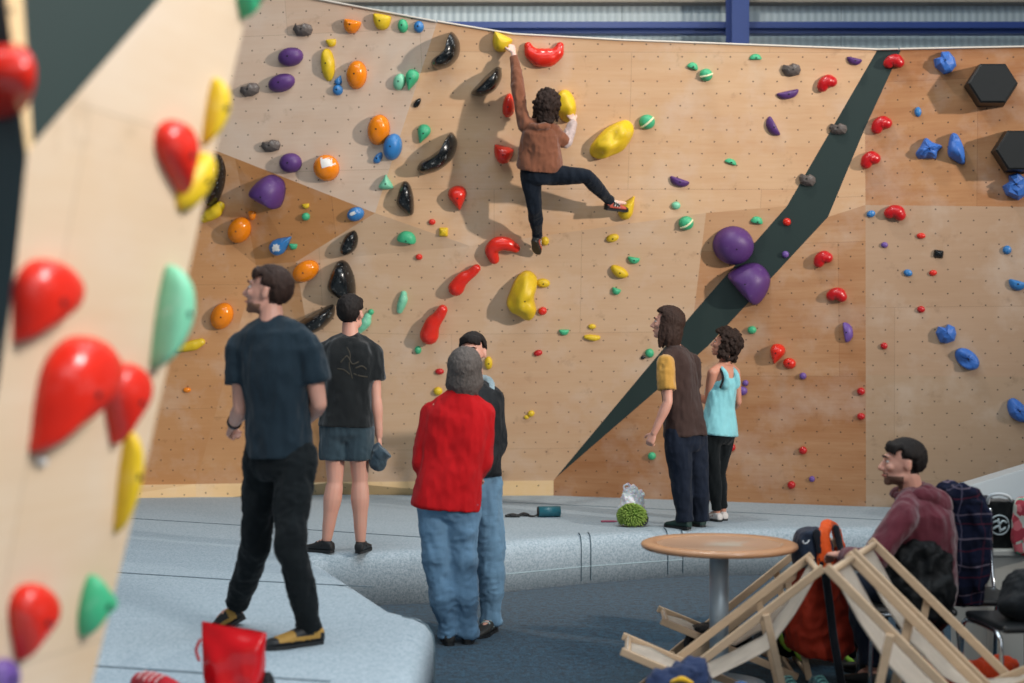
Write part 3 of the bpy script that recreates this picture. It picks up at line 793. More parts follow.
 ('crimson', 'oval', 861, 416.5, 8, 7, 0, 'lower of two small dark red knobs on the upright joint', {}),
 ('navy', 'wedge', 1018, 410, 24, 22, -90, 'large blue hold low at the edge of the wall', {'depth': .6, 'rough': .6}),
 ('violet', 'half', 848, 332, 20, 11, 98, 'violet half-round hold standing on end above the head-high reds', {}),
 ('red', 'drop', 777, 354, 16, 21, -15, 'larger of the touching red pair beside the teal top', {'depth': .7}),
 ('red', 'oval', 789.5, 363.5, 13, 11, -15, 'smaller of the touching red pair beside the teal top', {}),
 ('violet', 'oval', 803, 376, 7, 7, 0, 'tiny violet knob below the touching red pair', {}),
 ('green', 'oval', 752, 330, 9, 8, 0, 'small green knob above the curly dark hair', {}),
 ('violet', 'oval', 742.5, 391, 10, 9, 10, 'violet knob at the back of the woman in the teal top', {}),
 ('violet', 'oval', 745.5, 383, 6, 6, 0, 'tiny violet chip over a violet knob', {}),
 ('crimson', 'oval', 803, 450.5, 8, 8, 0, 'small dark red knob low on the wall above a tiny violet one', {}),
 ('crimson', 'oval', 732, 447.5, 7, 8, 0, 'small dark red knob behind the black leggings', {}),
 ('crimson', 'oval', 791.5, 485, 8, 8, 0, 'lowest small dark red knob just above the mat', {}),
 ('violet', 'oval', 812, 479, 6, 6, 0, 'tiny violet knob just above the mat', {}),
 ('green', 'oval', 652, 456, 8, 8, 0, 'small green knob near the hanging hand of the man in brown', {}),
 ('green', 'oval', 649.5, 353, 9, 9, 0, 'small green knob with a tiny black nub, left of the long-haired head', {}),
 ('black', 'oval', 643, 357.5, 5, 4, 0, 'tiny black nub at the side of a small green knob', {}),
 ('hexblack', 'hex', 990, 86.5, 49, 40, 0, 'upper black hexagonal volume on the orange panel', {'depth': .75}),
 ('hexblack', 'hex', 1017, 152, 49, 40, 0, 'lower black hexagonal volume cut by the photo edge', {'depth': .75}),
]
HG = {}
for row in H_:
    col, shp, px, py, wd, ht, an, lab, ex = row
    ex = dict(ex); slot = ex.pop('slot', None)
    o = hold(BW, col, shp, px, py, wd, ht, an, lab, **ex)
    if slot is not None:
        loc, n = surf(BW, px, py); s, u, _ = frame_of(n); 
        a = math.radians(slot); d = s*math.cos(a)+u*math.sin(a)
        if s.x < 0: d = -s*math.cos(a)+u*math.sin(a)
        bb = bmesh.new(); R_ = wd*.5*loc.y/F
        pts = [d*(R_*k)+n*(R_*2*.55*math.sqrt(max(0, 1-k*k))+.001) for k in (-.92, -.75, -.5, -.2, .2, .5, .75, .92)]
        add_tube(bb, pts, .009, 8, 2)
        from_bm('slot', bb, m_plain('slot_cream', '#D8D9B0', .8) if 'slot_cream' not in bpy.data.materials else bpy.data.materials['slot_cream'], o, True, label='pale slot across the hold')
# holds of the close panel
HF = [
 ('red', 'oval', 8, 82, 50, 78, -10, 'big round red hold at the top of the close panel edge', {'depth': .35}),
 ('red', 'drop', 174, 158, 38, 78, 8, 'red teardrop hold high on the close pale panel', {'depth': .35}),
 ('yellow', 'leaf', 212, 112, 66, 24, 68, 'upper blurred yellow hold near the edge of the close panel', {'depth': .4}),
 ('yellow', 'oval', 192, 182, 24, 64, -24, 'lower blurred yellow hold near the edge of the close panel', {'depth': .4}),
 ('red', 'drop', 36, 303, 66, 92, -30, 'red teardrop hold above the merged red pair', {'depth': .3}),
 ('red', 'drop', 62, 396, 70, 132, -30, 'larger lobe of the merged red pair on the close panel', {'depth': .35}),
 ('red', 'drop', 120, 404, 42, 84, -12, 'smaller lobe of the merged red pair on the close panel', {'depth': .35}),
 ('mint', 'leaf', 165, 318, 104, 34, 70, 'big mint green hold standing on the edge of the close panel', {'depth': .5}),
 ('green', 'drop', 244, 0, 20, 38, -10, 'green hold at the top edge of the close panel', {'depth': .5}),
 ('yellow', 'leaf', 124, 482, 104, 22, 76, 'long yellow hold below the merged red pair', {'depth': .5}),
 ('green', 'shard', 92, 606, 38, 62, 0, 'small green triangular hold low on the close panel', {'depth': .3}),
 ('red', 'drop', 26, 622, 46, 80, -14, 'lowest red teardrop hold on the close panel', {'depth': .35}),
 ('violet', 'oval', 2, 678, 28, 40, -10, 'violet hold at the bottom corner of the close panel', {'depth': .3}),
 ('white', 'oval', 40, 461, 9, 10, 0, 'tiny pale screw-on chip under the merged red pair', {'bolt': False}),
]
for col, shp, px, py, wd, ht, an, lab, ex in HF:
    try: hold(BF, col, shp, px, py, wd, ht, an, lab, **ex)
    except RuntimeError as e: print('FOREHOLD', e)
# ---------------------------------------------------------------- people
SKIN = m_skin('skin_fair', '#D2A08C'); SKIN2 = m_skin('skin_warm', '#C58F78')
EYEW = m_plain('eye_white', '#D8D2CC', .3, .02); IRIS = m_plain('iris', '#33261E', .3, .02); LIP = m_plain('lips', '#A25A50', .5, .05)
def limb(bm, a, b, ra, rb, bulge=0, bpos=.35, seg=14, up=None):
    a, b = Vector(a), Vector(b)
    pts = [a, lerp(a, b, bpos*.5), lerp(a, b, bpos), lerp(a, b, (1+bpos)/2), b]
    r = [ra, lerp(ra, rb, bpos*.5)+bulge*.7, lerp(ra, rb, bpos)+bulge, lerp(ra, rb, (1+bpos)/2)+bulge*.35, rb]
    add_tube(bm, pts, r, seg, 3, up=up or (0, 1, .1))
def chain(bm, a, m, b, ra, rm, rb, bu1=0, bu2=0):
    limb(bm, a, m, ra, rm, bu1); limb(bm, m, b, rm, rb, bu2, .3); add_ell(bm, m, (rm*1.0,)*3, sub=2)
def hand(bm, wr, d, pn, side, curl, k=1.0, thumb=.5):
    """wr wrist, d finger direction, pn palm normal (towards which fingers curl), side = thumb side direction sign"""
    d = d.normalized(); pn = (pn-d*pn.dot(d)).normalized(); t = d.cross(pn)*side
    c0 = wr; sec = []
    for x, hw, th in ((-.012, .024, .018), (.01, .027, .017), (.04, .037, .016), (.075, .040, .0145), (.09, .038, .012)):
        sec.append((wr+d*(x*k), t, pn, hw*k, th*k, .85))
    add_loft(bm, sec, 14)
    for i, (off, ln, r) in enumerate(((.030, .072, .0088), (.0105, .080, .0092), (-.0100, .074, .0088), (-.029, .058, .0078))):
        p = wr+d*(.082*k)+t*(off*k); pts = [p-d*.012]; dd = d+t*(off*1.2); ang = 0
        for j, fr in enumerate((.42, .32, .26)):
            ang += math.radians(curl*(.8 if j == 0 else 1.0)*(1+.08*i)); dirv = (dd.normalized()*math.cos(ang)+pn*math.sin(ang))
            pts.append(p); p = p+dirv*(ln*fr*k)
        pts.append(p)
        add_tube(bm, pts, [r*k, r*k, r*.95*k, r*.88*k, r*.75*k], 8, 2)
    p = wr+d*(.022*k)+t*(.026*k); a = d*.55+t*.75+pn*.35*thumb; b2 = d*.9+t*.25+pn*.5*thumb
    q1 = p+a.normalized()*(.036*k); q2 = q1+b2.normalized()*(.032*k)
    add_tube(bm, [wr+d*.012*k+t*.012*k, p, q1, q2], [.014*k, .0135*k, .011*k, .0085*k], 8, 2)
def basis(f, u=Vector((0, 0, 1))):
    f = f.normalized(); r = f.cross(u).normalized(); u = r.cross(f).normalized()
    return f, r, u
def head(bm, c, f, tilt=Vector((0, 0, 1)), k=1.0, neck=None, nr=.056):
    f, r, u = basis(f, tilt); R3 = Matrix((r, f, u)).transposed()
    def e(x, y, z, rx, ry, rz): add_ell(bm, c+r*x*k+f*y*k+u*z*k, (rx*k, ry*k, rz*k), R3, 3)
    e(0, -.012, .030, .074, .094, .083); e(0, .022, -.005, .066, .068, .085)
    e(0, .030, -.055, .053, .058, .052); e(0, .068, -.092, .024, .022, .020)
    e(0, .078, .034, .050, .018, .013)                       # brow
    for s in (-1, 1):
        e(s*.036, .064, -.018, .026, .024, .022)             # cheeks
        e(s*.040, .01, -.062, .022, .048, .030)              # jaw line
        e(s*.076, -.014, -.006, .010, .017, .029)            # ears
        e(s*.079, -.016, .014, .008, .012, .012)
    add_tube(bm, [c+f*.086*k+u*.020*k, c+f*.100*k-u*.005*k, c+f*.112*k-u*.026*k], [.009*k, .0105*k, .0135*k], 10, 3)
    e(0, .094, -.034, .019, .012, .009)                      # nostrils
    e(0, .082, -.058, .023, .013, .0075); e(0, .079, -.069, .021, .013, .008)   # lips
    if neck is not None:
        top = c-f*.022*k-u*.055*k
        add_tube(bm, [neck-u*.05, lerp(neck, top, .5), top], [nr*1.12, nr, nr*.98], 14, 3)
def face_bits(root, c, f, tilt, k, hairmat, brow=True):
    f, r, u = basis(f, tilt); R3 = Matrix((r, f, u)).transposed()
    for s in (-1, 1):
        b = bmesh.new(); add_ell(b, c+r*s*.031*k+f*.0785*k+u*.010*k, (.0115*k, .0095*k, .0065*k), R3, 2)
        e = from_bm('eye', b, EYEW, root, True)
        b = bmesh.new(); add_ell(b, c+r*s*.031*k+f*.0862*k+u*.010*k, (.005*k, .003*k, .005*k), R3, 2); from_bm('iris', b, IRIS, e, True)
        if brow:
            b = bmesh.new(); add_tube(b, [c+r*s*.014*k+f*.097*k+u*.030*k, c+r*s*.032*k+f*.095*k+u*.036*k, c+r*s*.050*k+f*.082*k+u*.030*k], [.0035, .0045, .0025], 8, 2)
            from_bm('eyebrow', b, hairmat, root, True)
    b = bmesh.new()
    add_tube(b, [c+r*x*k+f*(y)*k-u*z*k for x, y, z in ((-.022, .084, .063), (-.008, .0955, .0615), (.008, .0955, .0615), (.022, .084, .063))], [.003, .0055, .0055, .003], 8, 2)
    from_bm('lips', b, LIP, root, True)
def fib(n):
    g = math.pi*(3-math.sqrt(5))
    for i in range(n):
        z = 1-2*(i+.5)/n; rr = math.sqrt(1-z*z); yield math.cos(g*i)*rr, math.sin(g*i)*rr, z
def hair(root, c, f, tilt, k, mat, style='short', vox=.006, seed=1, beard=None):
    f, r, u = basis(f, tilt); rnd = random.Random(seed); bm = bmesh.new()
    def W(x, y, z): return c+r*x*k+f*y*k+u*z*k
    n = {'short': 700, 'curly': 420, 'long': 500, 'greylong': 500}[style]
    for x, y, z in fib(n):
        # x right, y forward, z up, on the skull
        hl = .50 if style != 'curly' else .55
        if y > .25 and z < .62-.25*(1-y): continue                 # face
        if y > -.1 and z < .12 and abs(x) < 2 and style == 'short' and z < .35*(y+.1)+.0: continue
        if style == 'short' and (z < -.72 or (z < -.25 and y > -.15)): continue
        if style == 'short' and abs(x) > .6 and z < .02 and y > -.42: continue   # round the ear
        if style in ('long', 'greylong', 'curly') and y > .15 and z < .3: continue
        if style == 'curly' and (z < -.75): continue
        th = {'short': .012, 'curly': .032, 'long': .016, 'greylong': .018}[style]
        if style == 'short': th = .000+.010*max(0, z)+.005*rnd.random()
        if style == 'curly': th = .018+.030*rnd.random()
        p = W(x*.074*(1+th/.08), -.012+y*.094*(1+th/.09), .030+z*.083*(1+th/.08))
        rr = {'short': .013, 'curly': .017+.008*rnd.random(), 'long': .017, 'greylong': .018}[style]
        bmesh.ops.create_icosphere(bm, subdivisions=1, radius=rr*k, matrix=Matrix.Translation(p))
    if style == 'short':   # fringe
        for i in range(26):
            a = (i/25-.5)*1.9; x = math.sin(a); 
            p0 = W(x*.072, .02+.05*math.cos(a), .105-.02*abs(x)); p1 = W(x*.078, .080*math.cos(a)+.006, .075-.012*rnd.random()-.02*abs(x))
            add_tube(bm, [p0, lerp(p0, p1, .6)+u*.008, p1], [.012, .011, .006], 6, 2)
    if style in ('long', 'greylong'):
        L = .135 if style == 'long' else .095
        for i in range(46):
            a = math.radians(lerp(68, 292, i/45)+rnd.uniform(-3, 3)); x = math.sin(a); y = math.cos(a)
            p0 = W(x*.078, -.012+y*.096, .05); p1 = W(x*.090, -.012+y*.100, -.03); l = L*(1+.15*rnd.random())*(1 if abs(x) < .96 else .85)
            p2 = W(x*.088*(1.02 if style == 'long' else 1.05)+rnd.uniform(-.006, .006), -.010+y*.098, -.03-l*.55); p3 = W(x*.074+rnd.uniform(-.012, .012), -.008+y*.085, -.03-l)
            add_tube(bm, [p0, p1, p2, p3], [.016, .0165, .0155, .008], 7, 3)
    if style == 'curly':
        for i in range(70):
            a = math.radians(rnd.uniform(75, 285)); x = math.sin(a); y = math.cos(a)
            p = W(x*.098+rnd.uniform(-.015, .015), -.015+y*.108, rnd.uniform(-.12, .0))
            bmesh.ops.create_icosphere(bm, subdivisions=1, radius=rnd.uniform(.016, .026)*k, matrix=Matrix.Translation(p))
    me = remesh(bm, vox, 1 if style == 'curly' else 5)
    hq = .35 if style == 'short' else 1
    displace(me, lambda p, n_: hq*(.003*nz(p, 75)+.003*nz(p, 30, 4)))
    h = link('hair', me, mat, root, True)
    return h
def torso_secs(J, grow, spec, fwd):
    """spec rows: t along pelvis->neck, half width, half depth, forward offset"""
    hipm = (J['hL']+J['hR'])/2; nk = J['neck']; shm = (J['sL']+J['sR'])/2
    up = (nk-hipm).normalized(); s1 = (J['hR']-J['hL']).normalized(); s2 = (J['sR']-J['sL']).normalized()
    L = (nk-hipm).length; out = []
    bend = J.get('bend', Vector((0, 0, 0)))
    for t, hw, hd, fo in spec:
        s = lerp(s1, s2, min(1, max(0, t))).normalized(); s = (s-up*s.dot(up)*.5).normalized(); ff = up.cross(s).normalized()
        if ff.dot(fwd) < 0: ff = -ff
        c = hipm+up*(t*L)+ff*fo+bend*math.sin(min(1, max(0, t))*math.pi)
        out.append((c, s, ff, hw+grow, hd+grow, .88))
    return out
BODY_T = [(-.16, .10, .09, 0), (-.06, .150, .105, -.005), (.06, .155, .108, -.005), (.3, .128, .092, .0), (.55, .142, .102, 0), (.75, .160, .105, 0), (.9, .165, .085, -.005), (.98, .10, .06, -.005)]
FEM_T = [(-.16, .10, .09, 0), (-.06, .155, .110, -.01), (.06, .155, .108, -.008), (.33, .112, .083, .0), (.55, .125, .10, .01), (.75, .140, .100, .005), (.9, .140, .075, -.005), (.98, .08, .055, -.005)]
def build_person(spec):
    Y0 = spec['Y']; k = spec.get('k', 1.0)
    J = {}
    for kk, val in spec['J'].items():
        if isinstance(val, Vector): J[kk] = val
        else: J[kk] = P(val[0], val[1], Y0+(val[2] if len(val) > 2 else 0))
    fwd = Vector(spec['fwd']).normalized(); face = Vector(spec['face']).normalized(); tilt = Vector(spec.get('tilt', (0, 0, 1)))
    lg = spec.get('leg', .84)
    fem = spec.get('fem', False); g = spec.get('build', 1.0)
    def ln(a, b): return round((J[a]-J[b]).length, 2)
    print('PERSON', spec['label'][:28], 'sh', ln('sL', 'sR'), 'armL', ln('sL', 'eL'), ln('eL', 'wL'), 'armR', ln('sR', 'eR'), ln('eR', 'wR'), 'legL', ln('hL', 'kL'), ln('kL', 'aL'), 'legR', ln('hR', 'kR'), ln('kR', 'aR'), 'torso', round(((J['hL']+J['hR'])/2-J['neck']).length, 2))
    bm = bmesh.new()
    add_loft(bm, torso_secs(J, 0, [(t, a*g*k, b*g*k, c) for t, a, b, c in (FEM_T if fem else BODY_T)], fwd), 20)
    m = .88 if fem else 1.0
    for s in 'LR':
        sh = J['s'+s]
        add_ell(bm, sh, (.052*m*g, .05*m*g, .052*m*g), sub=2)
        add_tube(bm, [lerp(sh, J['neck'], .85), lerp(sh, J['neck'], .4), sh], [.05*m*g, .052*m*g, .05*m*g], 12, 2)
        chain(bm, sh, J['e'+s], J['w'+s], .050*m*g, .037*m*g, .026*m, .004, .008)
        chain(bm, J['h'+s], J['k'+s], J['a'+s], .088*g*lg, .054*g*lg, .036*g*lg, .004, .016*lg)
        an, to = J['a'+s], J['t'+s]
        hd = an-(to-an).normalized()*.03; hd.z = to.z+.01 if spec.get('flat', True) else hd.z
        tt = lerp(an, to, .62); tt.z = lerp(an.z, to.z, .75)
        add_tube(bm, [lerp(an, hd, .5), lerp(an, tt, .5), tt], [.024, .026, .018], 12, 3, flat=.8)
        hs = spec['hands'][s]; d = Vector(hs['d']) if 'd' in hs else (J['w'+s]-J['e'+s])
        hand(bm, J['w'+s], d, Vector(hs['pn']), hs['side'], hs.get('curl', 22), hs.get('k', .95), hs.get('thumb', .5))
    head(bm, J['head'], face, tilt, k*spec.get('hk', 1.0), J['neck'], .056*m*g)
    me = remesh(bm, .0068, 2)
    root = link('person', me, [spec.get('skin', SKIN), spec['hairmat'], spec.get('beard') or LIP], None, True)
    F_, R_, U_ = basis(face, tilt); hkk = k*spec.get('hk', 1.0)
    for pl in me.polygons:
        d = pl.center-J['head']
        if d.length > .16: continue
        x, y, z = d.dot(R_)/hkk, d.dot(F_)/hkk, d.dot(U_)/hkk
        if z > .075 or (y < -.03 and z > -.045) or (y < .02 and z > .03): pl.material_index = 1
        elif spec.get('beard') and -.125 < z < (-.046 if abs(x) < .03 else -.060) and y > .0 and not (abs(x) < .022 and -.072 < z < -.054 and y > .07) and not (z > -.048 and y > .05 and abs(x) < .05) : pl.material_index = 2
    tag(root, spec['label'], 'person', spec.get('group'))
    hk = k*spec.get('hk', 1.0)
    face_bits(root, J['head'], face, tilt, hk, spec['hairmat'])
    hair(root, J['head'], face, tilt, hk, spec['hairmat'], spec['hair'], seed=len(spec['label']), beard=spec.get('beard'))
    return root, J, fwd
def folds(me, amp, sc=9, seed=0, vert=1.0, axis=None):
    def fn(p, n):
        a = nz((p.x, p.y, p.z*vert), sc, seed); b = nz((p.x, p.y, p.z*vert*1.4), sc*2.3, seed+5)
        return amp*(a*1.0-abs(b)*.7+.15)
    displace(me, fn)
def garment(root, name, bm, mat, vox=.011, sm=4, amp=.008, sc=9, seed=0, vert=.6, label=None):
    me = remesh(bm, vox, sm); folds(me, amp*1.35, sc, seed, vert)
    me.polygons.foreach_set('use_smooth', [True]*len(me.polygons))
    return link(name, me, mat, root, True, label)
def top_shape(bm, J, fwd, spec, sleeve, rs=(.075, .072, .07), neckw=.09, both='LR', cuff=None, shoulder=.066):
    """spec torso rows; sleeve: 0..1 upper arm, 1..2 down the forearm"""
    add_loft(bm, torso_secs(J, 0, spec, fwd), 24)
    for s in both:
        sh, el, wr = J['s'+s], J['e'+s], J['w'+s]
        add_tube(bm, [lerp(sh, J['neck'], .88), lerp(sh, J['neck'], .4)+V(0, 0, .004), sh], [neckw*.62, shoulder*1.0, shoulder], 14, 3)
        add_ell(bm, sh, (shoulder,)*3, sub=2)
        if sleeve <= 1:
            e = lerp(sh, el, sleeve); pts = [sh, lerp(sh, e, .5), e]; rad = [rs[0], lerp(rs[0], rs[1], .5), rs[1]]
            s_, u_, t_ = frame_of(e-sh, V(0, 1, .1))
            add_loft(bm, [(pts[0], s_, u_, rad[0], rad[0]), (pts[1], s_, u_, rad[1], rad[1]), (pts[2], s_, u_, rad[2], rad[2])], 18)
        else:
            add_tube(bm, [sh, lerp(sh, el, .5), el], [rs[0], lerp(rs[0], rs[1], .6), rs[1]], 16, 3)
            add_ell(bm, el, (rs[1]*1.02,)*3, sub=2)
            e = lerp(el, wr, sleeve-1)
            s_, u_, t_ = frame_of(e-el, V(0, 1, .1))
            add_loft(bm, [(el, s_, u_, rs[1], rs[1]), (lerp(el, e, .5), s_, u_, lerp(rs[1], rs[2], .4), lerp(rs[1], rs[2], .4)), (e, s_, u_, rs[2], rs[2])], 16)
def trouser_shape(bm, J, fwd, waist, hip, r, end=1.0, top=.16, drop=0):
    """r: thigh, knee, hem radii. end: 1 = ankle, .4 of the shin etc, negative = fraction of thigh"""
    add_loft(bm, torso_secs(J, 0, [(-.20, hip[0]*.75, hip[1]*.8, -.004), (-.12, hip[0]*.97, hip[1]*.97, -.006), (0, hip[0], hip[1], -.006), (top, waist[0], waist[1], 0)], fwd), 24)
    for s in 'LR':
        h, kn, an = J['h'+s], J['k'+s], J['a'+s]
        hh = h+V(0, 0, -.01)
        if end > 0:
            e = lerp(kn, an, end)+V(0, 0, -drop)
            limb(bm, hh, kn, r[0], r[1], .006); add_ell(bm, kn, (r[1],)*3, sub=2)
            s_, u_, t_ = frame_of(e-kn, V(0, 1, .1))
            add_loft(bm, [(kn, s_, u_, r[1], r[1]), (lerp(kn, e, .35), s_, u_, lerp(r[1], r[2], .15)+.006, lerp(r[1], r[2], .15)+.008), (lerp(kn, e, .8), s_, u_, r[2]*.98, r[2]*.98), (e, s_, u_, r[2]*1.04, r[2]*1.04)], 18)
        else:
            e = lerp(h, kn, -end)
            s_, u_, t_ = frame_of(e-h, V(0, 1, .1))
            add_loft(bm, [(hh, s_, u_, r[0], r[0]), (lerp(hh, e, .6), s_, u_, r[1], r[1]), (e, s_, u_, r[2], r[2])], 18)
def shoe(root, an, to, mats, k=1.0, zsole=None, name='shoe', high=False, solemat=None, accent=None, pitch=None, rand=False):
    """an ankle joint, to toe tip; mats upper"""
    d = (to-an); 
    if pitch is None: d.z = 0
    L = .27*k; d = d.normalized(); up = Vector((0, 0, 1)) if pitch is None else Vector(pitch).normalized()
    s = d.cross(up).normalized(); up = s.cross(d).normalized()
    base = an-d*.055*k
    if zsole is not None: base = Vector((base.x, base.y, zsole))
    else: base = base-up*.075*k
    bm = bmesh.new(); rows = []
    for t, hw, h in ((-.005, .018, .035), (.03, .034, .062), (.16, .036, .075), (.32, .037, .078), (.5, .040, .058), (.7, .044, .042), (.88, .036, .032), (.98, .018, .020)):
        h *= k; rows.append((base+d*(t*L)+up*(h/2+.012), s, up, hw*k, h/2, .75))
    add_loft(bm, rows, 16)
    c = base+d*.055*k
    add_tube(bm, [c+up*.045*k, c+up*(.085 if not high else .13)*k], [(.037 if not high else .045)*k, (.036 if not high else .047)*k], 14, 1, roundcap=False, smoothp=False)
    me = remesh(bm, .006, 2); sh = link(name, me, mats, root, True)
    bm = bmesh.new(); rows = []
    ol = [(0, .012), (.04, .028), (.2, .033), (.45, .036), (.65, .046), (.85, .040), (.97, .022), (1.0, .006)]
    vs = [base+d*(t*L)+s*(w_*k) for t, w_ in ol]+[base+d*(t*L)-s*(w_*k) for t, w_ in reversed(ol)]
    b0 = [bm.verts.new(p+up*.001) for p in vs]; b1 = [bm.verts.new(p+up*.019) for p in vs]
    bm.faces.new(b0[::-1]); bm.faces.new(b1)
    for i in range(len(vs)): bm.faces.new((b0[i], b0[(i+1) % len(vs)], b1[(i+1) % len(vs)], b1[i]))
    from_bm('sole', bm, solemat or BLACKRUB, sh)
    if rand:
        sh.data.materials.append(BLACKRUB)
        for pl in sh.data.polygons:
            dd = pl.center-base; t = dd.dot(d)/L; h = dd.dot(up)/k
            if t > .80 or (t < .10 and h < .05) or (.22 < t < .52 and h > .045) or h < .028: pl.material_index = 1
    if accent:
        bm = bmesh.new()
        for t in (.30, .40, .50):
            h = lerp(.080, .060, (t-.3)/.2)*k+.012; c = base+d*(t*L)
            add_tube(bm, [c+s*.036*k+up*(h*.55), c+s*.02*k+up*(h*.98), c+up*(h*1.03), c-s*.02*k+up*(h*.98), c-s*.036*k+up*(h*.55)], .0065*k, 8, 2, flat=.5)
        from_bm('lace', bm, accent, sh, True)
    return sh
BLACKRUB = m_plain('black_rubber', '#16181A', .6, .1)
Z = V(0, 0, 0)
C_BLACK = m_cloth('black_cotton', '#0F1315'); C_NAVYTEE = m_cloth('navy_cotton', '#1C2B35', fuzz=.1); C_PANT = m_cloth('black_trouser', '#0F1518', fuzz=.05)
C_RED = m_cloth('red_fleece', '#B80F16', fuzz=.04, bs=400); C_JEAN = m_cloth('blue_denim', '#6386A3', fuzz=.1, var=.3, scale=5); C_JEAN2 = m_cloth('faded_denim', '#6486A0', fuzz=.1, var=.3, scale=5)
C_DENIMDARK = m_cloth('dark_denim', '#171F2E', fuzz=.05); C_BROWN = m_cloth('brown_cotton', '#3D2D29', fuzz=.1); C_MUST = m_cloth('mustard_cotton', '#B98A3F')
C_TEAL = m_cloth('turquoise_cotton', '#82C3CB'); C_JACK = m_cloth('black_jacket', '#12161A', fuzz=.05, rough=.6); C_CLIMB = m_cloth('brown_hoodie', '#7E4E38', fuzz=.2)
C_MAROON = m_cloth('maroon_hoodie', '#5E2430', fuzz=.3); C_GREY = m_cloth('grey_cloth', '#7E939B'); C_SHORT = m_cloth('slate_shorts', '#2E3F48')
C_PALE = m_cloth('pale_mottled_sleeve', '#B9A6A2', var=.35, scale=30)
H_BROWN = m_hair('brown_hair', '#33221B'); H_DARK = m_hair('dark_hair', '#1A1412'); H_GREY = m_hair('grey_hair', '#57504C'); H_CURL = m_hair('curly_hair', '#2A1C16', 90)
TEE = [(-.03, .200, .152, 0), (.12, .190, .140, 0), (.38, .172, .125, 0), (.62, .183, .132, 0), (.80, .190, .125, 0), (.93, .165, .095, 0), (1.0, .085, .07, 0)]

M_BEARD1 = m_hair('brown_stubble', '#8E6652', 200); M_BEARD2 = m_hair('dark_stubble', '#6B4F43', 200)
# 1 walking man in the navy T-shirt
r1, J, fw = build_person(dict(label='man in a navy T-shirt and black trousers walking across the mat', Y=6.3, hk=1.0,
  fwd=(-.35, .93, 0), face=(-.97, .18, .20), hairmat=H_BROWN, hair='short', beard=M_BEARD1,
  J=dict(head=(268, 292.5, 0), neck=(272, 323, -.02), sL=(241, 346, .04), sR=(308, 346, -.06), eL=(241, 409, .02), wL=(233, 425, .22), eR=(319, 404, -.04), wR=(305, 422, .2),
         hL=(263, 452, .04), hR=(297, 454, -.04), kL=(257, 545, .14), aL=(236, 606, .36), tL=(209, 622, .34), kR=(290, 545, -.18), aR=(311, 633, -.10), tR=(268, 650, -.22)),
  hands={'L': dict(pn=(.6, 0, -.3), side=-1, curl=40), 'R': dict(pn=(-.6, 0, -.3), side=1, curl=40)}))
bm = bmesh.new(); top_shape(bm, J, fw, [(-.03, .160, .140, 0), (.06, .158, .136, 0), (.38, .158, .125, 0), (.62, .172, .13, 0)]+[(t, a*.93, b*.97, c) for t, a, b, c in TEE[4:]], .62, rs=(.074, .078, .07)); garment(r1, 't_shirt', bm, C_NAVYTEE, amp=.010, sc=7, seed=1, vert=.5)
bm = bmesh.new(); trouser_shape(bm, J, fw, (.135, .108), (.143, .120), (.094, .070, .058), .97); garment(r1, 'trousers', bm, C_PANT, amp=.012, sc=8, seed=2, vert=1.2)
M_SHOEY = m_plain('yellow_black_suede', '#A8813A', .7, .25, 14)
zA = MZ
s = shoe(r1, J['aL'], J['tL'], M_SHOEY, 1.05, zA+.03, rand=True, pitch=(-.25, .1, 1)); s = shoe(r1, J['aR'], J['tR'], M_SHOEY, 1.1, zA, rand=True)
# watch on the forearm
bm = bmesh.new(); e, w_ = J['eL'], J['wL']; c = lerp(e, w_, .8); d = (w_-e).normalized(); add_cyl(bm, c-d*.012, c+d*.012, .036, 18); from_bm('wristband', bm, BLACKRUB, r1, True)

# 2 man in black T-shirt and shorts
r2_, J, fw = build_person(dict(label='man in a black T-shirt and slate shorts seen from behind', Y=9.3, leg=1.0,
  fwd=(.12, .99, 0), face=(.25, .95, .16), hairmat=H_DARK, hair='short',
  hk=1.06, J=dict(head=(351, 314, 0), neck=(350, 337, -.02), sL=(325, 351, 0), sR=(373, 352, 0), eL=(320, 393, 0), wL=(324, 425, .12), eR=(376, 398, 0), wR=(379, 436, .04),
         hL=(335, 424, 0), hR=(358, 424, 0), kL=(335, 482, .0), aL=(327, 538, .0), tL=(308, 549, .06), kR=(360, 482, 0), aR=(360.5, 540, -.03), tR=(368, 549, .16)),
  hands={'L': dict(pn=(1, 0, 0), side=1, curl=25), 'R': dict(pn=(-1, .1, 0), side=1, curl=55)}))
bm = bmesh.new(); top_shape(bm, J, fw, TEE, .62, rs=(.070, .074, .07)); ts = garment(r2_, 't_shirt', bm, C_BLACK, amp=.010, sc=7, seed=3, vert=.5)
pb = BVHTree.FromPolygons([tuple(x.co) for x in ts.data.vertices], [tuple(f.vertices) for f in ts.data.polygons]); bm = bmesh.new(); rn = random.Random(4)
for st in ([(338, 369), (344, 370), (349, 374)], [(341, 362), (347, 356), (352, 364), (358, 362)], [(354, 374), (360, 376), (367, 377)], [(347, 348), (350, 355), (349, 366), (352, 378)], [(356, 368), (362, 366), (366, 369)]):
    pp = []
    for (x_, y_) in st:
        d_ = (P(x_, y_, 1.0)-CAM).normalized(); h_ = pb.ray_cast(CAM, d_)
        if h_[0] is not None: pp.append(h_[0]+h_[1]*.001)
    if len(pp) > 2: add_tube(bm, pp, .006, 6, 3, flat=.2, up=V(0, 1, 0))
from_bm('shirt_print', bm, m_plain('faded_print', '#2E2A22', .9, .3, 40), ts, True, label='faded brown print on the back')
bm = bmesh.new(); trouser_shape(bm, J, fw, (.160, .12), (.172, .128), (.112, .112, .108), -.62); garment(r2_, 'shorts', bm, C_SHORT, amp=.007, sc=9, seed=4)
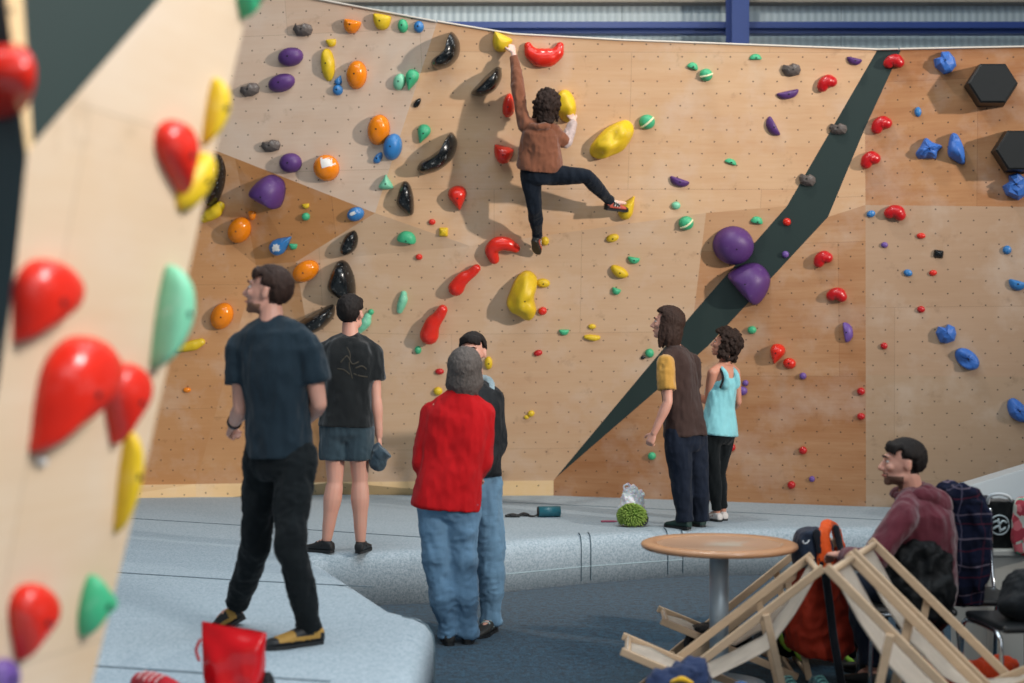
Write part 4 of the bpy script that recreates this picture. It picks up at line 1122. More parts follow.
shoe(r2_, J['aL'], J['tL'], BLACKRUB, .96, MZ, 'sandal', accent=C_BLACK); shoe(r2_, J['aR'], J['tR'], BLACKRUB, .96, MZ, 'sandal', accent=C_BLACK)
# faint print on the back of the shirt
bag = bmesh.new()
c = P(378.5, 461, 9.27)
bmesh.ops.create_uvsphere(bag, u_segments=16, v_segments=10, radius=.075, matrix=Matrix.Translation(c) @ Matrix.Diagonal((.85, .7, 1.0, 1)))
add_tube(bag, [c+V(.0, 0, .03), c+V(.045, 0, .075)], [.06, .065], 14, 1, roundcap=False, smoothp=False)
add_tube(bag, [c+V(-.03, 0, .06), c+V(-.035, 0, .10), c+V(0, 0, .125), c+V(.03, 0, .08)], .008, 8, 3)
me = remesh(bag, .007, 3); folds(me, .008, 16, 3)
tag(link('chalk_bag', me, m_cloth('slate_chalk_bag', '#3A4B56'), None, True), 'slate grey chalk bag in the hand of the man in black', 'chalk bag')

# 3 red fleece
r3, J, fw = build_person(dict(label='grey-haired person in a red fleece and blue jeans', Y=7.94,
  fwd=(.10, .99, 0), face=(.12, .98, .1), hairmat=H_GREY, hair='greylong', tilt=(.05, 0, 1),
  J=dict(head=(465, 370.5, 0), neck=(461, 396, -.01), sL=(432, 413, .02), sR=(483, 413, 0), eL=(422, 462, .02), wL=(434, 486, .2), eR=(482, 462, .03), wR=(468, 486, .22),
         hL=(433, 496, 0), hR=(461, 499, 0), kL=(439, 567, .0), aL=(449, 632, .02), tL=(446, 644, .22), kR=(463, 570, .02), aR=(468, 632, .06), tR=(470, 643, .26)),
  hands={'L': dict(pn=(1, 0, -.2), side=1, curl=35), 'R': dict(pn=(-1, 0, -.2), side=-1, curl=35)}))
FLE = [(-.10, .202, .178, 0), (.05, .198, .165, 0), (.35, .182, .145, 0), (.6, .190, .142, 0), (.8, .188, .130, 0), (.93, .160, .10, 0), (1.02, .09, .08, 0)]
bm = bmesh.new(); top_shape(bm, J, fw, FLE, 1.93, rs=(.078, .068, .052), neckw=.10, shoulder=.070)
add_tube(bm, [J['neck']-V(0, 0, .01), J['neck']+V(0, 0.01, .035)], [.085, .080], 16, 1, roundcap=False, smoothp=False)
garment(r3, 'fleece', bm, C_RED, amp=.011, sc=6, seed=5, vert=.5)
bm = bmesh.new(); trouser_shape(bm, J, fw, (.170, .13), (.183, .138), (.112, .086, .064), 1.0, drop=.03); garment(r3, 'jeans', bm, C_JEAN, amp=.014, sc=8, seed=6, vert=1.1)
BOOT = m_plain('dark_leather', '#1C1B1A', .6, .15); BOOT2 = m_plain('brown_boot', '#2C2A26', .6, .2)
shoe(r3, J['aL'], J['tL'], BOOT, 1.0, 0); shoe(r3, J['aR'], J['tR'], BOOT, 1.0, 0)

# 4 man in the black jacket facing the red fleece
r4, J, fw = build_person(dict(label='man in a black jacket facing the person in red fleece', Y=8.35, k=1.0,
  fwd=(-.35, -.93, 0), face=(-.25, -.95, -.02), hairmat=H_DARK, hair='short',
  J=dict(head=(472.5, 353, 0), neck=(474, 385, .02), sL=(492, 398, .03), sR=(450, 402, .0), eL=(498, 445, .05), wL=(482, 470, -.2), eR=(447, 446, 0), wR=(456, 470, -.14),
         hL=(485, 480, 0), hR=(460, 480, 0), kL=(491, 555, -.02), aL=(491, 618, -.02), tL=(478, 634, -.22), kR=(465, 555, .04), aR=(464, 612, .1), tR=(455, 630, -.1)),
  hands={'L': dict(pn=(1, .3, 0), side=1, curl=30), 'R': dict(pn=(1, .3, 0), side=1, curl=30)}))
bm = bmesh.new(); top_shape(bm, J, fw, [(t, a*.94, b, c) for t, a, b, c in FLE[1:]], 1.95, rs=(.070, .062, .046), neckw=.10); garment(r4, 'jacket', bm, C_JACK, amp=.009, sc=9, seed=7)
bm = bmesh.new(); n = J['neck']; d = V(.12, 1, 0).normalized()
add_tube(bm, [n+V(.10, -.02, -.035), n+V(.085, .05, .02), n+V(0, .085, .045), n+V(-.085, .05, .02), n+V(-.10, -.02, -.035)], .032, 12, 3)
garment(r4, 'collar', bm, C_GREY, vox=.008, amp=.006, sc=16, label='grey and teal collar')
bm = bmesh.new(); trouser_shape(bm, J, fw, (.155, .115), (.168, .124), (.106, .086, .066), 1.0, drop=.04); garment(r4, 'jeans', bm, C_JEAN2, amp=.013, sc=8, seed=8, vert=1.1)
shoe(r4, J['aL'], J['tL'], BOOT2, 1.08, 0, 'boot', True, accent=m_plain('pale_lace', '#9FB3B0')); shoe(r4, J['aR'], J['tR'], BOOT2, 1.08, 0, 'boot', True, accent=bpy.data.materials['pale_lace'])

# 5 long-haired man in brown
r5, J, fw = build_person(dict(label='long-haired man in a brown T-shirt with mustard sleeves', Y=10.7, hk=1.07,
  fwd=(-.55, .83, 0), face=(-.95, .28, .12), hairmat=H_BROWN, hair='long',
  J=dict(head=(667, 324, 0), neck=(676, 349, 0), sL=(665, 362, -.16), sR=(692, 362, .30), eL=(668, 402, -.22), wL=(654, 433, -.20), eR=(692, 398, .4), wR=(684, 422, .5),
         hL=(676, 434, -.06), hR=(694, 434, .06), kL=(682, 482, -.05), aL=(685, 519, -.04), tL=(672, 527, .06), kR=(697, 482, .08), aR=(700, 518, .1), tR=(690, 526, .25)),
  hands={'L': dict(pn=(.5, .8, 0), side=-1, curl=45), 'R': dict(pn=(-1, .3, 0), side=1, curl=30)}))
bm = bmesh.new(); add_loft(bm, torso_secs(J, 0, [(t, a*.95, b*1.02, c) for t, a, b, c in TEE], fw), 24)
for s_ in 'LR':
    add_tube(bm, [lerp(J['s'+s_], J['neck'], .88), lerp(J['s'+s_], J['neck'], .15)], [.06, .064], 12, 2)
garment(r5, 't_shirt', bm, C_BROWN, amp=.010, sc=7, seed=9, vert=.5)
for s_, mt_ in (('L', C_MUST), ('R', C_BROWN)):
    bm = bmesh.new(); sh, e = J['s'+s_], lerp(J['s'+s_], J['e'+s_], .72); add_ell(bm, sh, (.070,)*3, sub=2); a_, b_, _t = frame_of(e-sh, V(0, 1, .1))
    add_loft(bm, [(sh, a_, b_, .071, .071), (lerp(sh, e, .5), a_, b_, .074, .074), (e, a_, b_, .076, .076)], 16)
    garment(r5, 'sleeve', bm, mt_, amp=.008, sc=9, label='mustard yellow sleeve' if s_ == 'L' else None)
bm = bmesh.new(); trouser_shape(bm, J, fw, (.155, .115), (.168, .125), (.104, .084, .070), 1.0, drop=.02); garment(r5, 'jeans', bm, C_DENIMDARK, amp=.011, sc=8, seed=10)
SG = m_plain('dark_green_shoe', '#1D3833', .7, .2)
shoe(r5, J['aL'], J['tL'], SG, .98, MZ, accent=BLACKRUB); shoe(r5, J['aR'], J['tR'], SG, .98, MZ, accent=BLACKRUB)

# 6 woman in the turquoise top
r6, J, fw = build_person(dict(label='curly-haired woman in a turquoise tank top and black leggings', Y=11.15, fem=True, k=.94, build=.95, hk=1.0,
  fwd=(-.5, .86, 0), face=(-.88, .40, .26), hairmat=H_CURL, hair='curly', skin=SKIN2,
  J=dict(head=(724.5, 345, 0), neck=(725, 364, 0), sL=(712.5, 373, -.10), sR=(735, 372, .10), eL=(708, 401, -.02), wL=(695, 395, .16), eR=(738, 402, .12), wR=(729, 412, .30),
         hL=(709, 430, -.06), hR=(725, 430, .06), kL=(713, 474, -.02), aL=(717, 512, .02), tL=(708, 519, .12), kR=(718, 474, .1), aR=(723, 510, .10), tR=(712, 518, .28)),
  hands={'L': dict(pn=(0, -.5, 1), side=1, curl=30), 'R': dict(pn=(-1, .3, 0), side=1, curl=30)}))
bm = bmesh.new(); add_loft(bm, torso_secs(J, 0, [(-.07, .182, .155, -.008), (.1, .165, .135, -.005), (.35, .132, .108, 0), (.55, .138, .116, .01), (.72, .136, .108, .008), (.80, .10, .09, .006)], fw), 24)
for s_ in 'LR': add_tube(bm, [lerp(J['s'+s_], J['neck'], .55)+V(0, 0, .018), lerp(J['s'+s_], J['neck'], .52)-fw*.085-V(0, 0, .06), lerp(J['s'+s_], J['neck'], .5)-fw*.08-V(0, 0, .14)], [.024, .028, .035], 10, 3)
for s_ in 'LR': add_tube(bm, [lerp(J['s'+s_], J['neck'], .55)+V(0, 0, .018), lerp(J['s'+s_], J['neck'], .52)+fw*.075-V(0, 0, .06), lerp(J['s'+s_], J['neck'], .5)+fw*.08-V(0, 0, .14)], [.024, .028, .035], 10, 3)
garment(r6, 'tank_top', bm, C_TEAL, vox=.009, amp=.006, sc=7, seed=11)
bm = bmesh.new()
for s_, sg in (('L', 1), ('R', -1)):
    S = J['s'+s_]; q1 = lerp(S, J['neck'], .40)+V(0, 0, .035); add_tube(bm, [q1, lerp(S, J['neck'], .34)-fw*.085-V(0, 0, .05), lerp(S, J['neck'], .2)-fw*.07-V(0, 0, .13)], .010, 8, 3)
from_bm('bra_strap', bm, C_BLACK, r6, True, label='black straps under the top')
bm = bmesh.new(); trouser_shape(bm, J, fw, (.135, .105), (.162, .125), (.092, .061, .044), .96); garment(r6, 'leggings', bm, C_PANT, amp=.004, sc=10, seed=12)
SW = m_plain('white_shoe', '#C9C4C0', .6, .2); SRD = m_plain('maroon_strap', '#7A2420', .6)
shoe(r6, J['aL'], J['tL'], SW, .88, MZ, accent=SRD); shoe(r6, J['aR'], J['tR'], SW, .88, MZ, accent=SRD)

# 7 the climber
def onw(px, py, off):
    l, n = surf(BW, px, py); return P(px, py, l.y-off)
r7, J, fw = build_person(dict(label='curly-haired climber in a brown hoodie hanging high on the wall', Y=11.5, fem=True, k=.96, build=.95, flat=False,
  fwd=(.05, .98, .15), face=(.3, .9, .25), tilt=(.15, -.1, 1), hairmat=H_CURL, hair='curly', skin=m_skin('skin_chalky', '#DCC0B2'),
  J=dict(head=onw(547.5, 107, .40), neck=onw(541, 125, .44), sL=onw(524, 125, .42), sR=onw(553, 130, .42), eL=onw(517.5, 86, .30), wL=onw(513.5, 53, .12),
         eR=onw(566, 143, .36), wR=onw(574, 121, .16), hL=onw(530, 172, .42), hR=onw(548, 174, .42), kL=onw(535, 209, .42), aL=onw(537.5, 237, .16), tL=onw(540, 247, .02),
         kR=onw(586, 176, .52), aR=onw(611, 202, .20), tR=onw(633, 204, .06)),
  hands={'L': dict(d=(-.25, .35, .9), pn=(-.5, .7, -.3), side=1, curl=45, k=1.0), 'R': dict(d=(-.45, .3, .8), pn=(-.4, .8, 0), side=-1, curl=35)}))
bm = bmesh.new(); top_shape(bm, J, fw, [(.08, .195, .15, 0), (.16, .205, .150, 0), (.4, .185, .13, 0), (.65, .168, .125, 0), (.84, .155, .115, 0), (.95, .12, .09, 0)], 1.9, rs=(.062, .054, .042), both='L', shoulder=.058)
top_shape(bm, J, fw, [(.6, .13, .10, 0), (.8, .14, .1, 0)], .98, rs=(.062, .054, .04), both='R', shoulder=.058)
add_tube(bm, [J['neck']+V(-.075, -.05, -.02), J['neck']+V(-.02, -.09, -.03), J['neck']+V(.05, -.07, -.02)], .03, 10, 3)
garment(r7, 'hoodie', bm, C_CLIMB, vox=.009, amp=.011, sc=8, seed=13)
bm = bmesh.new(); a_, b_, _t = frame_of(J['wR']-J['eR'], V(0, 1, 0)); add_ell(bm, J['eR'], (.05,)*3, sub=2)
add_loft(bm, [(J['eR'], a_, b_, .051, .051), (lerp(J['eR'], J['wR'], .5), a_, b_, .05, .05), (lerp(J['eR'], J['wR'], .95), a_, b_, .04, .04)], 14)
garment(r7, 'sleeve', bm, C_PALE, vox=.008, amp=.006, sc=20, label='pale mottled forearm sleeve')
bm = bmesh.new(); trouser_shape(bm, J, fw, (.135, .105), (.158, .122), (.092, .064, .048), .97); garment(r7, 'leggings', bm, m_cloth('midnight_leggings', '#131B26', fuzz=.05), amp=.004, sc=10, seed=14, vox=.009)
SRP = m_plain('coral_shoe', '#B4503F', .6, .3, 30)
shoe(r7, J['aL'], J['tL'], SRP, 1.0, None, accent=SW, pitch=(0, -.75, .65), rand=True); shoe(r7, J['aR'], J['tR'], SRP, 1.0, None, accent=SW, pitch=(-.1, -.45, .9), rand=True)

# 8 seated man
r8, J, fw = build_person(dict(label='bearded man in a maroon hoodie seated beside the deck chairs', Y=6.75, build=1.05,
  fwd=(-.93, .36, 0), face=(-.99, .12, .05), hairmat=H_DARK, hair='short', beard=M_BEARD2,
  J=dict(head=(903, 464, 0), neck=(913, 494, .02), sL=(903, 519, -.18), sR=(914, 518, .21), eL=(870, 562, -.22), wL=(842, 556, -.02), eR=(895, 566, .26), wR=(852, 556, .2),
         hL=(921, 598, -.09), hR=(921, 596, .11), kL=(866, 590, .10), aL=(872, 666, .10), tL=(850, 680, .22), kR=(868, 586, .36), aR=(876, 662, .4), tR=(852, 672, .5)),
  hands={'L': dict(pn=(0, .2, -1), side=-1, curl=30), 'R': dict(pn=(0, -.2, -1), side=1, curl=30)}))
HOO = [(-.10, .185, .160, 0), (.05, .198, .165, -.01), (.35, .19, .165, -.02), (.6, .20, .165, -.03), (.8, .20, .150, -.03), (.93, .165, .115, -.02), (1.02, .09, .085, 0)]
bm = bmesh.new(); top_shape(bm, J, fw, HOO, 1.9, rs=(.074, .068, .054), neckw=.10, shoulder=.070)
garment(r8, 'hoodie', bm, C_MAROON, amp=.012, sc=7, seed=15)
bm = bmesh.new(); n = J['neck']
add_tube(bm, [n+V(-.085, -.03, -.005), n+V(-.03, -.10, .0), n+V(.06, -.10, -.01), n+V(.10, 0, -.03), n+V(.06, .10, -.01), n+V(-.03, .10, 0), n+V(-.085, .03, -.005)], [.026, .036, .046, .055, .046, .036, .026], 12, 3)
add_tube(bm, [n+V(.05, -.06, .01), n+V(.10, -.05, -.05), n+V(.125, -.0, -.12)], [.055, .075, .05], 14, 3)
add_tube(bm, [n+V(.05, .06, .01), n+V(.10, .05, -.05), n+V(.125, .0, -.12)], [.055, .07, .05], 14, 3)
garment(r8, 'hood', bm, C_MAROON, vox=.009, amp=.012, sc=12, seed=3)
bm = bmesh.new(); trouser_shape(bm, J, fw, (.165, .13), (.175, .14), (.105, .085, .065), .98); garment(r8, 'jeans', bm, C_DENIMDARK, amp=.010, sc=8, seed=16)
shoe(r8, J['aL'], J['tL'], BOOT, 1.0, 0); shoe(r8, J['aR'], J['tR'], BOOT, 1.0, 0)
# ---------------------------------------------------------------- furniture and belongings
BEECH = m_plain('beech', '#C6AA8B', .5, .14, 4, sc3=(1, 1, 8)); CANVAS = m_cloth('cream_canvas', '#E6DACB', fuzz=.1, fold=.1)
STEEL = m_plain('brushed_steel', '#B4C3CC', .42, .08, 8, metal=.35); CHROME = m_plain('chrome', '#B8BCC0', .15, .03, metal=1)
# round table
def m_wood_top():
    m, nt, b = newmat('oak_top'); co = coord(nt)
    g = tex(nt, 6, 5, co, sc3=(1, 12, 1)); t = tex(nt, 3, 3, co)
    nt.links.new(mix(nt, g, srgb('#C9A083'), srgb('#B08A6E')), b.inputs['Base Color']); b.inputs['Roughness'].default_value = .3
    b.inputs['Coat Weight'].default_value = .3; return m
OAKT = m_wood_top(); RIM = m_plain('varnished_rim', '#B98A66', .25, .12, 5)
TX, TY = (719-CX)*6.95/F, 6.95
t = empty('bistro_table', (TX, TY, 0)); tag(t, 'round wooden bistro table on a steel column', 'table')
bm = bmesh.new(); R_ = .402; zt = .728
prof = [(0, zt-.004), (.30, zt-.004), (.315, zt-.001), (.325, zt+.004), (.345, zt+.007), (.385, zt+.006), (.398, zt), (R_, zt-.012), (.398, zt-.020), (.385, zt-.027), (.30, zt-.027), (0, zt-.027)]
def lathe(bm, prof, c, seg=48):
    rs = []
    for r, z in prof:
        rs.append([bm.verts.new(c+V(r*math.cos(2*math.pi*i/seg), r*math.sin(2*math.pi*i/seg), z)) for i in range(seg)] if r > 1e-6 else [bm.verts.new(c+V(0, 0, z))])
    for a, b in zip(rs, rs[1:]):
        for i in range(seg):
            j = (i+1) % seg; f = [a[i % len(a)], a[j % len(a)], b[j % len(b)], b[i % len(b)]]; g = []
            for x in f:
                if x not in g: g.append(x)
            if len(g) > 2: bm.faces.new(g)
C0 = V(TX, TY, 0)
lathe(bm, prof[:3]+[(.315, zt-.026), (0, zt-.026)], C0); from_bm('tabletop', bm, OAKT, t, True)
bm = bmesh.new(); lathe(bm, prof[2:10]+[(.316, zt-.027), (.315, zt-.001)], C0); from_bm('rim', bm, RIM, t, True)
bm = bmesh.new(); lathe(bm, [(0, 0.012), (.049, .012), (.049, .69), (0, .69)], C0, 32); from_bm('pole', bm, STEEL, t, True)
bm = bmesh.new(); lathe(bm, [(0, .7), (.15, .7), (.15, .69), (.055, .675), (0, .675)], C0, 32); from_bm('mounting_plate', bm, STEEL, t)
bm = bmesh.new(); lathe(bm, [(0, .0), (.24, .0), (.24, .010), (.2, .02), (.07, .03), (0, .03)], C0, 40); from_bm('base', bm, STEEL, t)
rebase(t)

def deck_chair(top, f, label, w=.42, L=.83, hz=.80, fz=.37):
    """top: centre of the head bar, f: direction the sitter faces"""
    f = Vector((f[0], f[1], 0)).normalized(); s = Vector((-f.y, f.x, 0)); top = Vector((top[0], top[1], 0))
    root = empty('deck_chair', top+f*.45); tag(root, label, 'deck chair', 'folding wooden deck chairs')
    def Q(x, y, z): return top+f*x+s*y+V(0, 0, z)
    def bar(name, a, b, w1=.024, h1=.038, up=V(0, 0, 1)):
        bm = bmesh.new(); add_bar(bm, a, b, w1, h1, up, .004); return from_bm(name, bm, BEECH, root)
    h = w/2
    for y in (-h, h): bar('rail', Q(-.02, y, hz+.02), Q(L*1.0, y, .012))
    for y in (-h+.03, h-.03): bar('seat_rail', Q(L+.03, y, fz+.015), Q(.18, y, .02), .022, .036)
    for y in (-h-.024, h+.024): bar('strut', Q(.24, y, hz*(1-.24/L)), Q(.13, y, .02), .02, .034)
    bm = bmesh.new(); add_cyl(bm, Q(0, -h+.01, hz), Q(0, h-.01, hz), .016, 14); from_bm('head_bar', bm, BEECH, root, True)
    bm = bmesh.new(); add_cyl(bm, Q(L, -h+.04, fz), Q(L, h-.04, fz), .015, 14); from_bm('front_bar', bm, BEECH, root, True)
    bar('foot_bar', Q(L*.94, -h, .05), Q(L*.94, h, .05), .02, .036); bar('rear_bar', Q(.21, -h+.03, .035), Q(.21, h-.03, .035), .02, .036)
    bm = bmesh.new(); add_cyl(bm, Q(.13, -h-.03, .03), Q(.13, h+.03, .03), .011, 12); from_bm('strut_bar', bm, BEECH, root, True)
    # slung canvas
    pts = [(0, hz+.018), (-.018, hz), (.0, hz-.02), (.10, hz-.20), (.22, hz-.37), (.36, .29*hz/.8), (.50, .61*fz), (.64, .66*fz), (.76, .86*fz), (L-.005, fz-.018), (L+.018, fz), (L, fz+.02)]
    bm = bmesh.new(); rows = []; n = 8; hw = h-.045
    for i in range(len(pts)-1):
        for k_ in range(3):
            t_ = k_/3; x = lerp(pts[i][0], pts[i+1][0], t_); z = lerp(pts[i][1], pts[i+1][1], t_)
            rows.append((x, z))
    rows.append(pts[-1])
    V_ = []
    for (x, z) in rows:
        r = []
        for j in range(n+1):
            y = lerp(-hw, hw, j/n); sag = -.016*(1-(2*j/n-1)**2)*(1 if .05 < x < L-.05 else .0)
            p = Q(x, y, z+sag)+V(0, 0, .004*nz((x*3, y*6, z), 2, L)); r.append(bm.verts.new(p))
        V_.append(r)
    for a, b in zip(V_, V_[1:]):
        for j in range(n): bm.faces.new((a[j], a[j+1], b[j+1], b[j]))
    g = bmesh.ops.duplicate(bm, geom=list(bm.faces)); mp = g['vert_map']
    o = from_bm('canvas', bm, CANVAS, root, True, normals=False)
    md = o.modifiers.new('thick', 'SOLIDIFY'); md.thickness = .004
    rebase(root); return root
deck_chair((1.39, 5.69), (.90, -.43), 'cream deck chair facing outward, at the front of the two leaning beside the orange pack')
deck_chair((1.615, 6.16), (.90, -.43), 'cream deck chair directly behind the front one, under the seated man')
deck_chair((1.42, 6.36), (-.99, .10), 'cream deck chair whose seat pokes out left of the table column, closer to the camera', L=.87, hz=.70, fz=.30)
deck_chair((1.68, 7.2), (-1, .06), 'cream deck chair with the orange and navy pack hung over its back', L=.86, hz=.72, fz=.29)

# pack over the chair back
OR = m_cloth('rust_nylon', '#A8321C', rough=.6, fuzz=.05); OR2 = m_cloth('bright_orange', '#E2571D', rough=.6, fuzz=.05); NV = m_cloth('navy_nylon', '#232E40', rough=.6, fuzz=.05)
root = empty('backpack', P(818, 600, 7.040)); tag(root, 'rust orange backpack with navy top hung over a deck chair', 'backpack')
def secs_px(rows, Y, dep, up=V(0, 1, 0)):
    out = []
    for x0, x1, py in rows:
        a = P(x0, py, Y); b = P(x1, py, Y); out.append(((a+b)/2, (b-a).normalized(), up, (b-a).length/2, dep, .75))
    return out
bm = bmesh.new(); add_loft(bm, secs_px([(800, 834, 552), (795, 838, 560), (792, 843, 585), (788, 849, 610), (785, 853, 632), (787, 852, 648), (800, 842, 656)], 7.020, .10), 24)
garment(root, 'pack_body', bm, OR, vox=.009, amp=.018, sc=9, seed=21, vert=.5)
bm = bmesh.new(); add_loft(bm, secs_px([(804, 818, 528), (797, 824, 531), (793, 830, 540), (792, 834, 553), (793, 836, 565)], 7.005, .105), 20)
garment(root, 'pack_lid', bm, NV, vox=.009, amp=.008, sc=12, seed=22, label='navy top of the backpack')
bm = bmesh.new(); add_tube(bm, [P(826, 572, 6.890), P(824, 545, 6.890), P(825, 530, 6.920), P(830, 523, 7.020), P(836, 530, 7.070), P(840, 552, 7.070)], [.045, .04, .034, .03, .034, .04], 14, 4, flat=.55, up=V(0, 1, 0))
garment(root, 'flap', bm, OR2, vox=.008, amp=.008, sc=14, seed=23, label='bright orange flap')
bm = bmesh.new(); add_tube(bm, [P(817, 533, 6.890), P(823, 560, 6.875), P(829, 600, 6.870), P(834, 640, 6.870), P(843, 690, 6.860)], .021, 10, 4, flat=.35, up=V(0, 1, 0))
from_bm('strap', bm, m_cloth('black_webbing', '#141820'), root, True)
bm = bmesh.new(); add_tube(bm, [P(836, 528, 6.960), P(843, 560, 6.920), P(852, 600, 6.920), P(858, 645, 6.940)], .018, 10, 4, flat=.4, up=V(0, 1, 0)); from_bm('strap', bm, bpy.data.materials['black_webbing'], root, True)
bm = bmesh.new(); add_tube(bm, [P(803, 541, 6.885), P(804, 543.5, 6.885), P(807, 543, 6.885), P(809, 540.5, 6.885)], .004, 6, 2); from_bm('badge', bm, m_plain('white_thread', '#C9CED2'), root, True)
rebase(root)
# black bag with neon green trim on the floor behind
NEON = m_plain('neon_green', '#9FD64A', .6, .1); BN = m_cloth('black_nylon', '#101418', rough=.6, fuzz=.05)
root = empty('duffel_bag', V(1.70, 7.5, 0)); tag(root, 'black bag with neon green trim on the floor under the orange pack', 'bag')
bm = bmesh.new(); add_tube(bm, [V(1.44, 7.5, .12), V(1.58, 7.5, .15), V(1.80, 7.5, .16), V(1.96, 7.5, .12)], [.10, .13, .14, .10], 18, 4); garment(root, 'bag_body', bm, BN, vox=.01, amp=.014, sc=9, seed=31)
bm = bmesh.new()
for a, z0 in ((1.46, .18), (1.54, .12), (1.62, .17), (1.80, .11), (1.88, .16)): add_tube(bm, [V(a, 7.37, z0), V(a+.015, 7.345, z0-.05), V(a+.05, 7.35, z0-.08)], .017, 8, 3, flat=.5)
from_bm('trim', bm, NEON, root, True, label='neon green trim'); rebase(root)
TS = m_cloth('teal_suede', '#3A6468')
for k_, px in enumerate((786, 818)):
    Yk = 6.75; c = P(px, 700, Yk); c.z = .075
    root = empty('trainer', c); tag(root, ('teal trainer on the floor beneath the orange pack, the one by the chair leg', 'teal trainer on the floor beneath the orange pack, the one by the strap')[k_], 'shoe', 'teal trainers')
    s_ = shoe(root, c, c+V(.05, -.25, -.05), TS, 1.0, 0, 'upper', accent=m_plain('mint_lace', '#6FA9A0') if 'mint_lace' not in bpy.data.materials else bpy.data.materials['mint_lace']); rebase(root)
# navy jacket heap by the table foot
def heap(name, pts, rad, mat, label, cat, amp=.03, sc=9, seed=1, vox=.012, flat=1):
    bm = bmesh.new()
    for p, r in zip(pts, rad): add_ell(bm, p, (r[0], r[1], r[2]), sub=3)
    me = remesh(bm, vox, 3)
    folds(me, amp, sc, seed, 1.0); folds(me, amp*.5, sc*2.2, seed+3, 1.0)
    zmin = 0
    for v_ in me.vertices: v_.co.z = max(v_.co.z, min(p.z-r[2] for p, r in zip(pts, rad))+.002)
    me.polygons.foreach_set('use_smooth', [True]*len(me.polygons))
    o = link(name, me, mat, None, True); tag(o, label, cat); return o
o = heap('folded_jacket', [V(.68, 5.86, .16), V(.79, 5.88, .20), V(.60, 5.82, .12), V(.72, 5.84, .2)], [(.12, .12, .16), (.08, .10, .17), (.10, .11, .12), (.09, .1, .14)], m_cloth('indigo_nylon', '#2B3858', fuzz=.1), 'crumpled indigo jacket lying against the table column', 'jacket', .035, 9, 4)
bm = bmesh.new(); add_tube(bm, [P(674, 681, 5.74), P(682, 679, 5.73), P(690, 682, 5.73)], [.02, .026, .018], 10, 3, flat=.5); from_bm('lining', bm, m_cloth('yellow_lining', '#D9A92A'), o, True, label='yellow lining')
o = heap('blue_bag', [V(.97, 5.74, .15), V(1.02, 5.72, .10)], [(.07, .09, .15), (.08, .1, .10)], m_cloth('bright_blue_nylon', '#2F5486'), 'small bright blue bag on the floor between table column and deck chair', 'bag', .02, 10, 8)
o = heap('black_pack', [V(1.06, 7.35, .13), V(1.2, 7.4, .11)], [(.12, .12, .13), (.12, .12, .11)], BN, 'small black pack on the floor behind the deck chair hinge', 'bag', .02, 9, 12)

# chairs with steel frames, seat and back of dark plastic
BPL = m_plain('black_plastic', '#131618', .4, .1)
def steel_chair(c, f, label, back=True, sz=.45, group='steel framed chairs'):
    f = Vector((f[0], f[1], 0)).normalized(); s = Vector((-f.y, f.x, 0)); c = Vector((c[0], c[1], 0))
    root = empty('steel_chair', c); tag(root, label, 'chair', group)
    def Q(x, y, z): return c+f*x+s*y+V(0, 0, z)
    bm = bmesh.new(); add_box(bm, Q(0, 0, sz), (.42, .42, .035), Matrix((f, s, V(0, 0, 1))).transposed(), .014); from_bm('seat', bm, BPL, root)
    for y in (-.22, .22):
        bm = bmesh.new(); add_tube(bm, [Q(.21, y, .0), Q(.20, y, sz-.10), Q(.17, y, sz-.03), Q(.10, y, sz-.012), Q(-.1, y, sz-.012), Q(-.18, y, sz-.03), Q(-.21, y, sz-.1), Q(-.24, y, 0)], .011, 12, 4); from_bm('leg', bm, CHROME, root, True)
    if back:
        for y in (-.2, .2):
            bm = bmesh.new(); add_tube(bm, [Q(-.17, y, sz-.02), Q(-.22, y, sz+.1), Q(-.25, y, sz+.42)], .011, 12, 4); from_bm('back_post', bm, CHROME, root, True)
        bm = bmesh.new(); add_loft(bm, [(Q(-.245+.0, 0, sz+.16), s, f, .2, .014, .7), (Q(-.26, 0, sz+.28), s, f, .215, .016, .7), (Q(-.275, 0, sz+.44), s, f, .2, .012, .7)], 20); from_bm('backrest', bm, BPL, root, True)
    rebase(root); return root
steel_chair((1.98, 6.78), (-1, .12), 'steel framed chair the man in maroon sits on', back=False, sz=.44)
steel_chair((2.42, 6.35), (.1, -1), 'steel framed black chair without back beside the white counter', back=False, sz=.44)
steel_chair((2.36, 6.98), (.0, -1), 'steel framed chair under the hanging plaid shirt')
# plaid shirt over the chair back
def m_plaid():
    m, nt, b = newmat('navy_plaid'); co = coord(nt); sep = N(nt, 'ShaderNodeSeparateXYZ'); nt.links.new(co, sep.inputs[0])
    wob = tex(nt, 3, 2, co)
    def line(ch, per, w_, off=0):
        x = mth(nt, 'ADD', mth(nt, 'ADD', sep.outputs[ch], off), mth(nt, 'MULTIPLY', wob, .12))
        if ch == 0: x = mth(nt, 'ADD', x, mth(nt, 'MULTIPLY', sep.outputs[1], .6))
        return mth(nt, 'LESS_THAN', mth(nt, 'ABSOLUTE', mth(nt, 'SUBTRACT', mth(nt, 'FRACT', mth(nt, 'DIVIDE', x, per)), .5)), w_/per/2)
    c = mix(nt, mth(nt, 'MULTIPLY', line(2, .11, .045), .5), srgb('#171C30'), srgb('#0D101A'))
    c = mix(nt, mth(nt, 'MULTIPLY', line(2, .13, .007), .7), c, srgb('#6E6472')); c = mix(nt, mth(nt, 'MULTIPLY', line(0, .12, .006), .6), c, srgb('#5E5B70'))
    c = mix(nt, mth(nt, 'MULTIPLY', line(2, .13, .006, .05), .8), c, srgb('#4A1C2A')); c = mix(nt, mth(nt, 'MULTIPLY', line(0, .12, .006, .05), .6), c, srgb('#43202E'))
    nt.links.new(c, b.inputs['Base Color']); b.inputs['Roughness'].default_value = .9; b.inputs['Specular IOR Level'].default_value = .1; return m
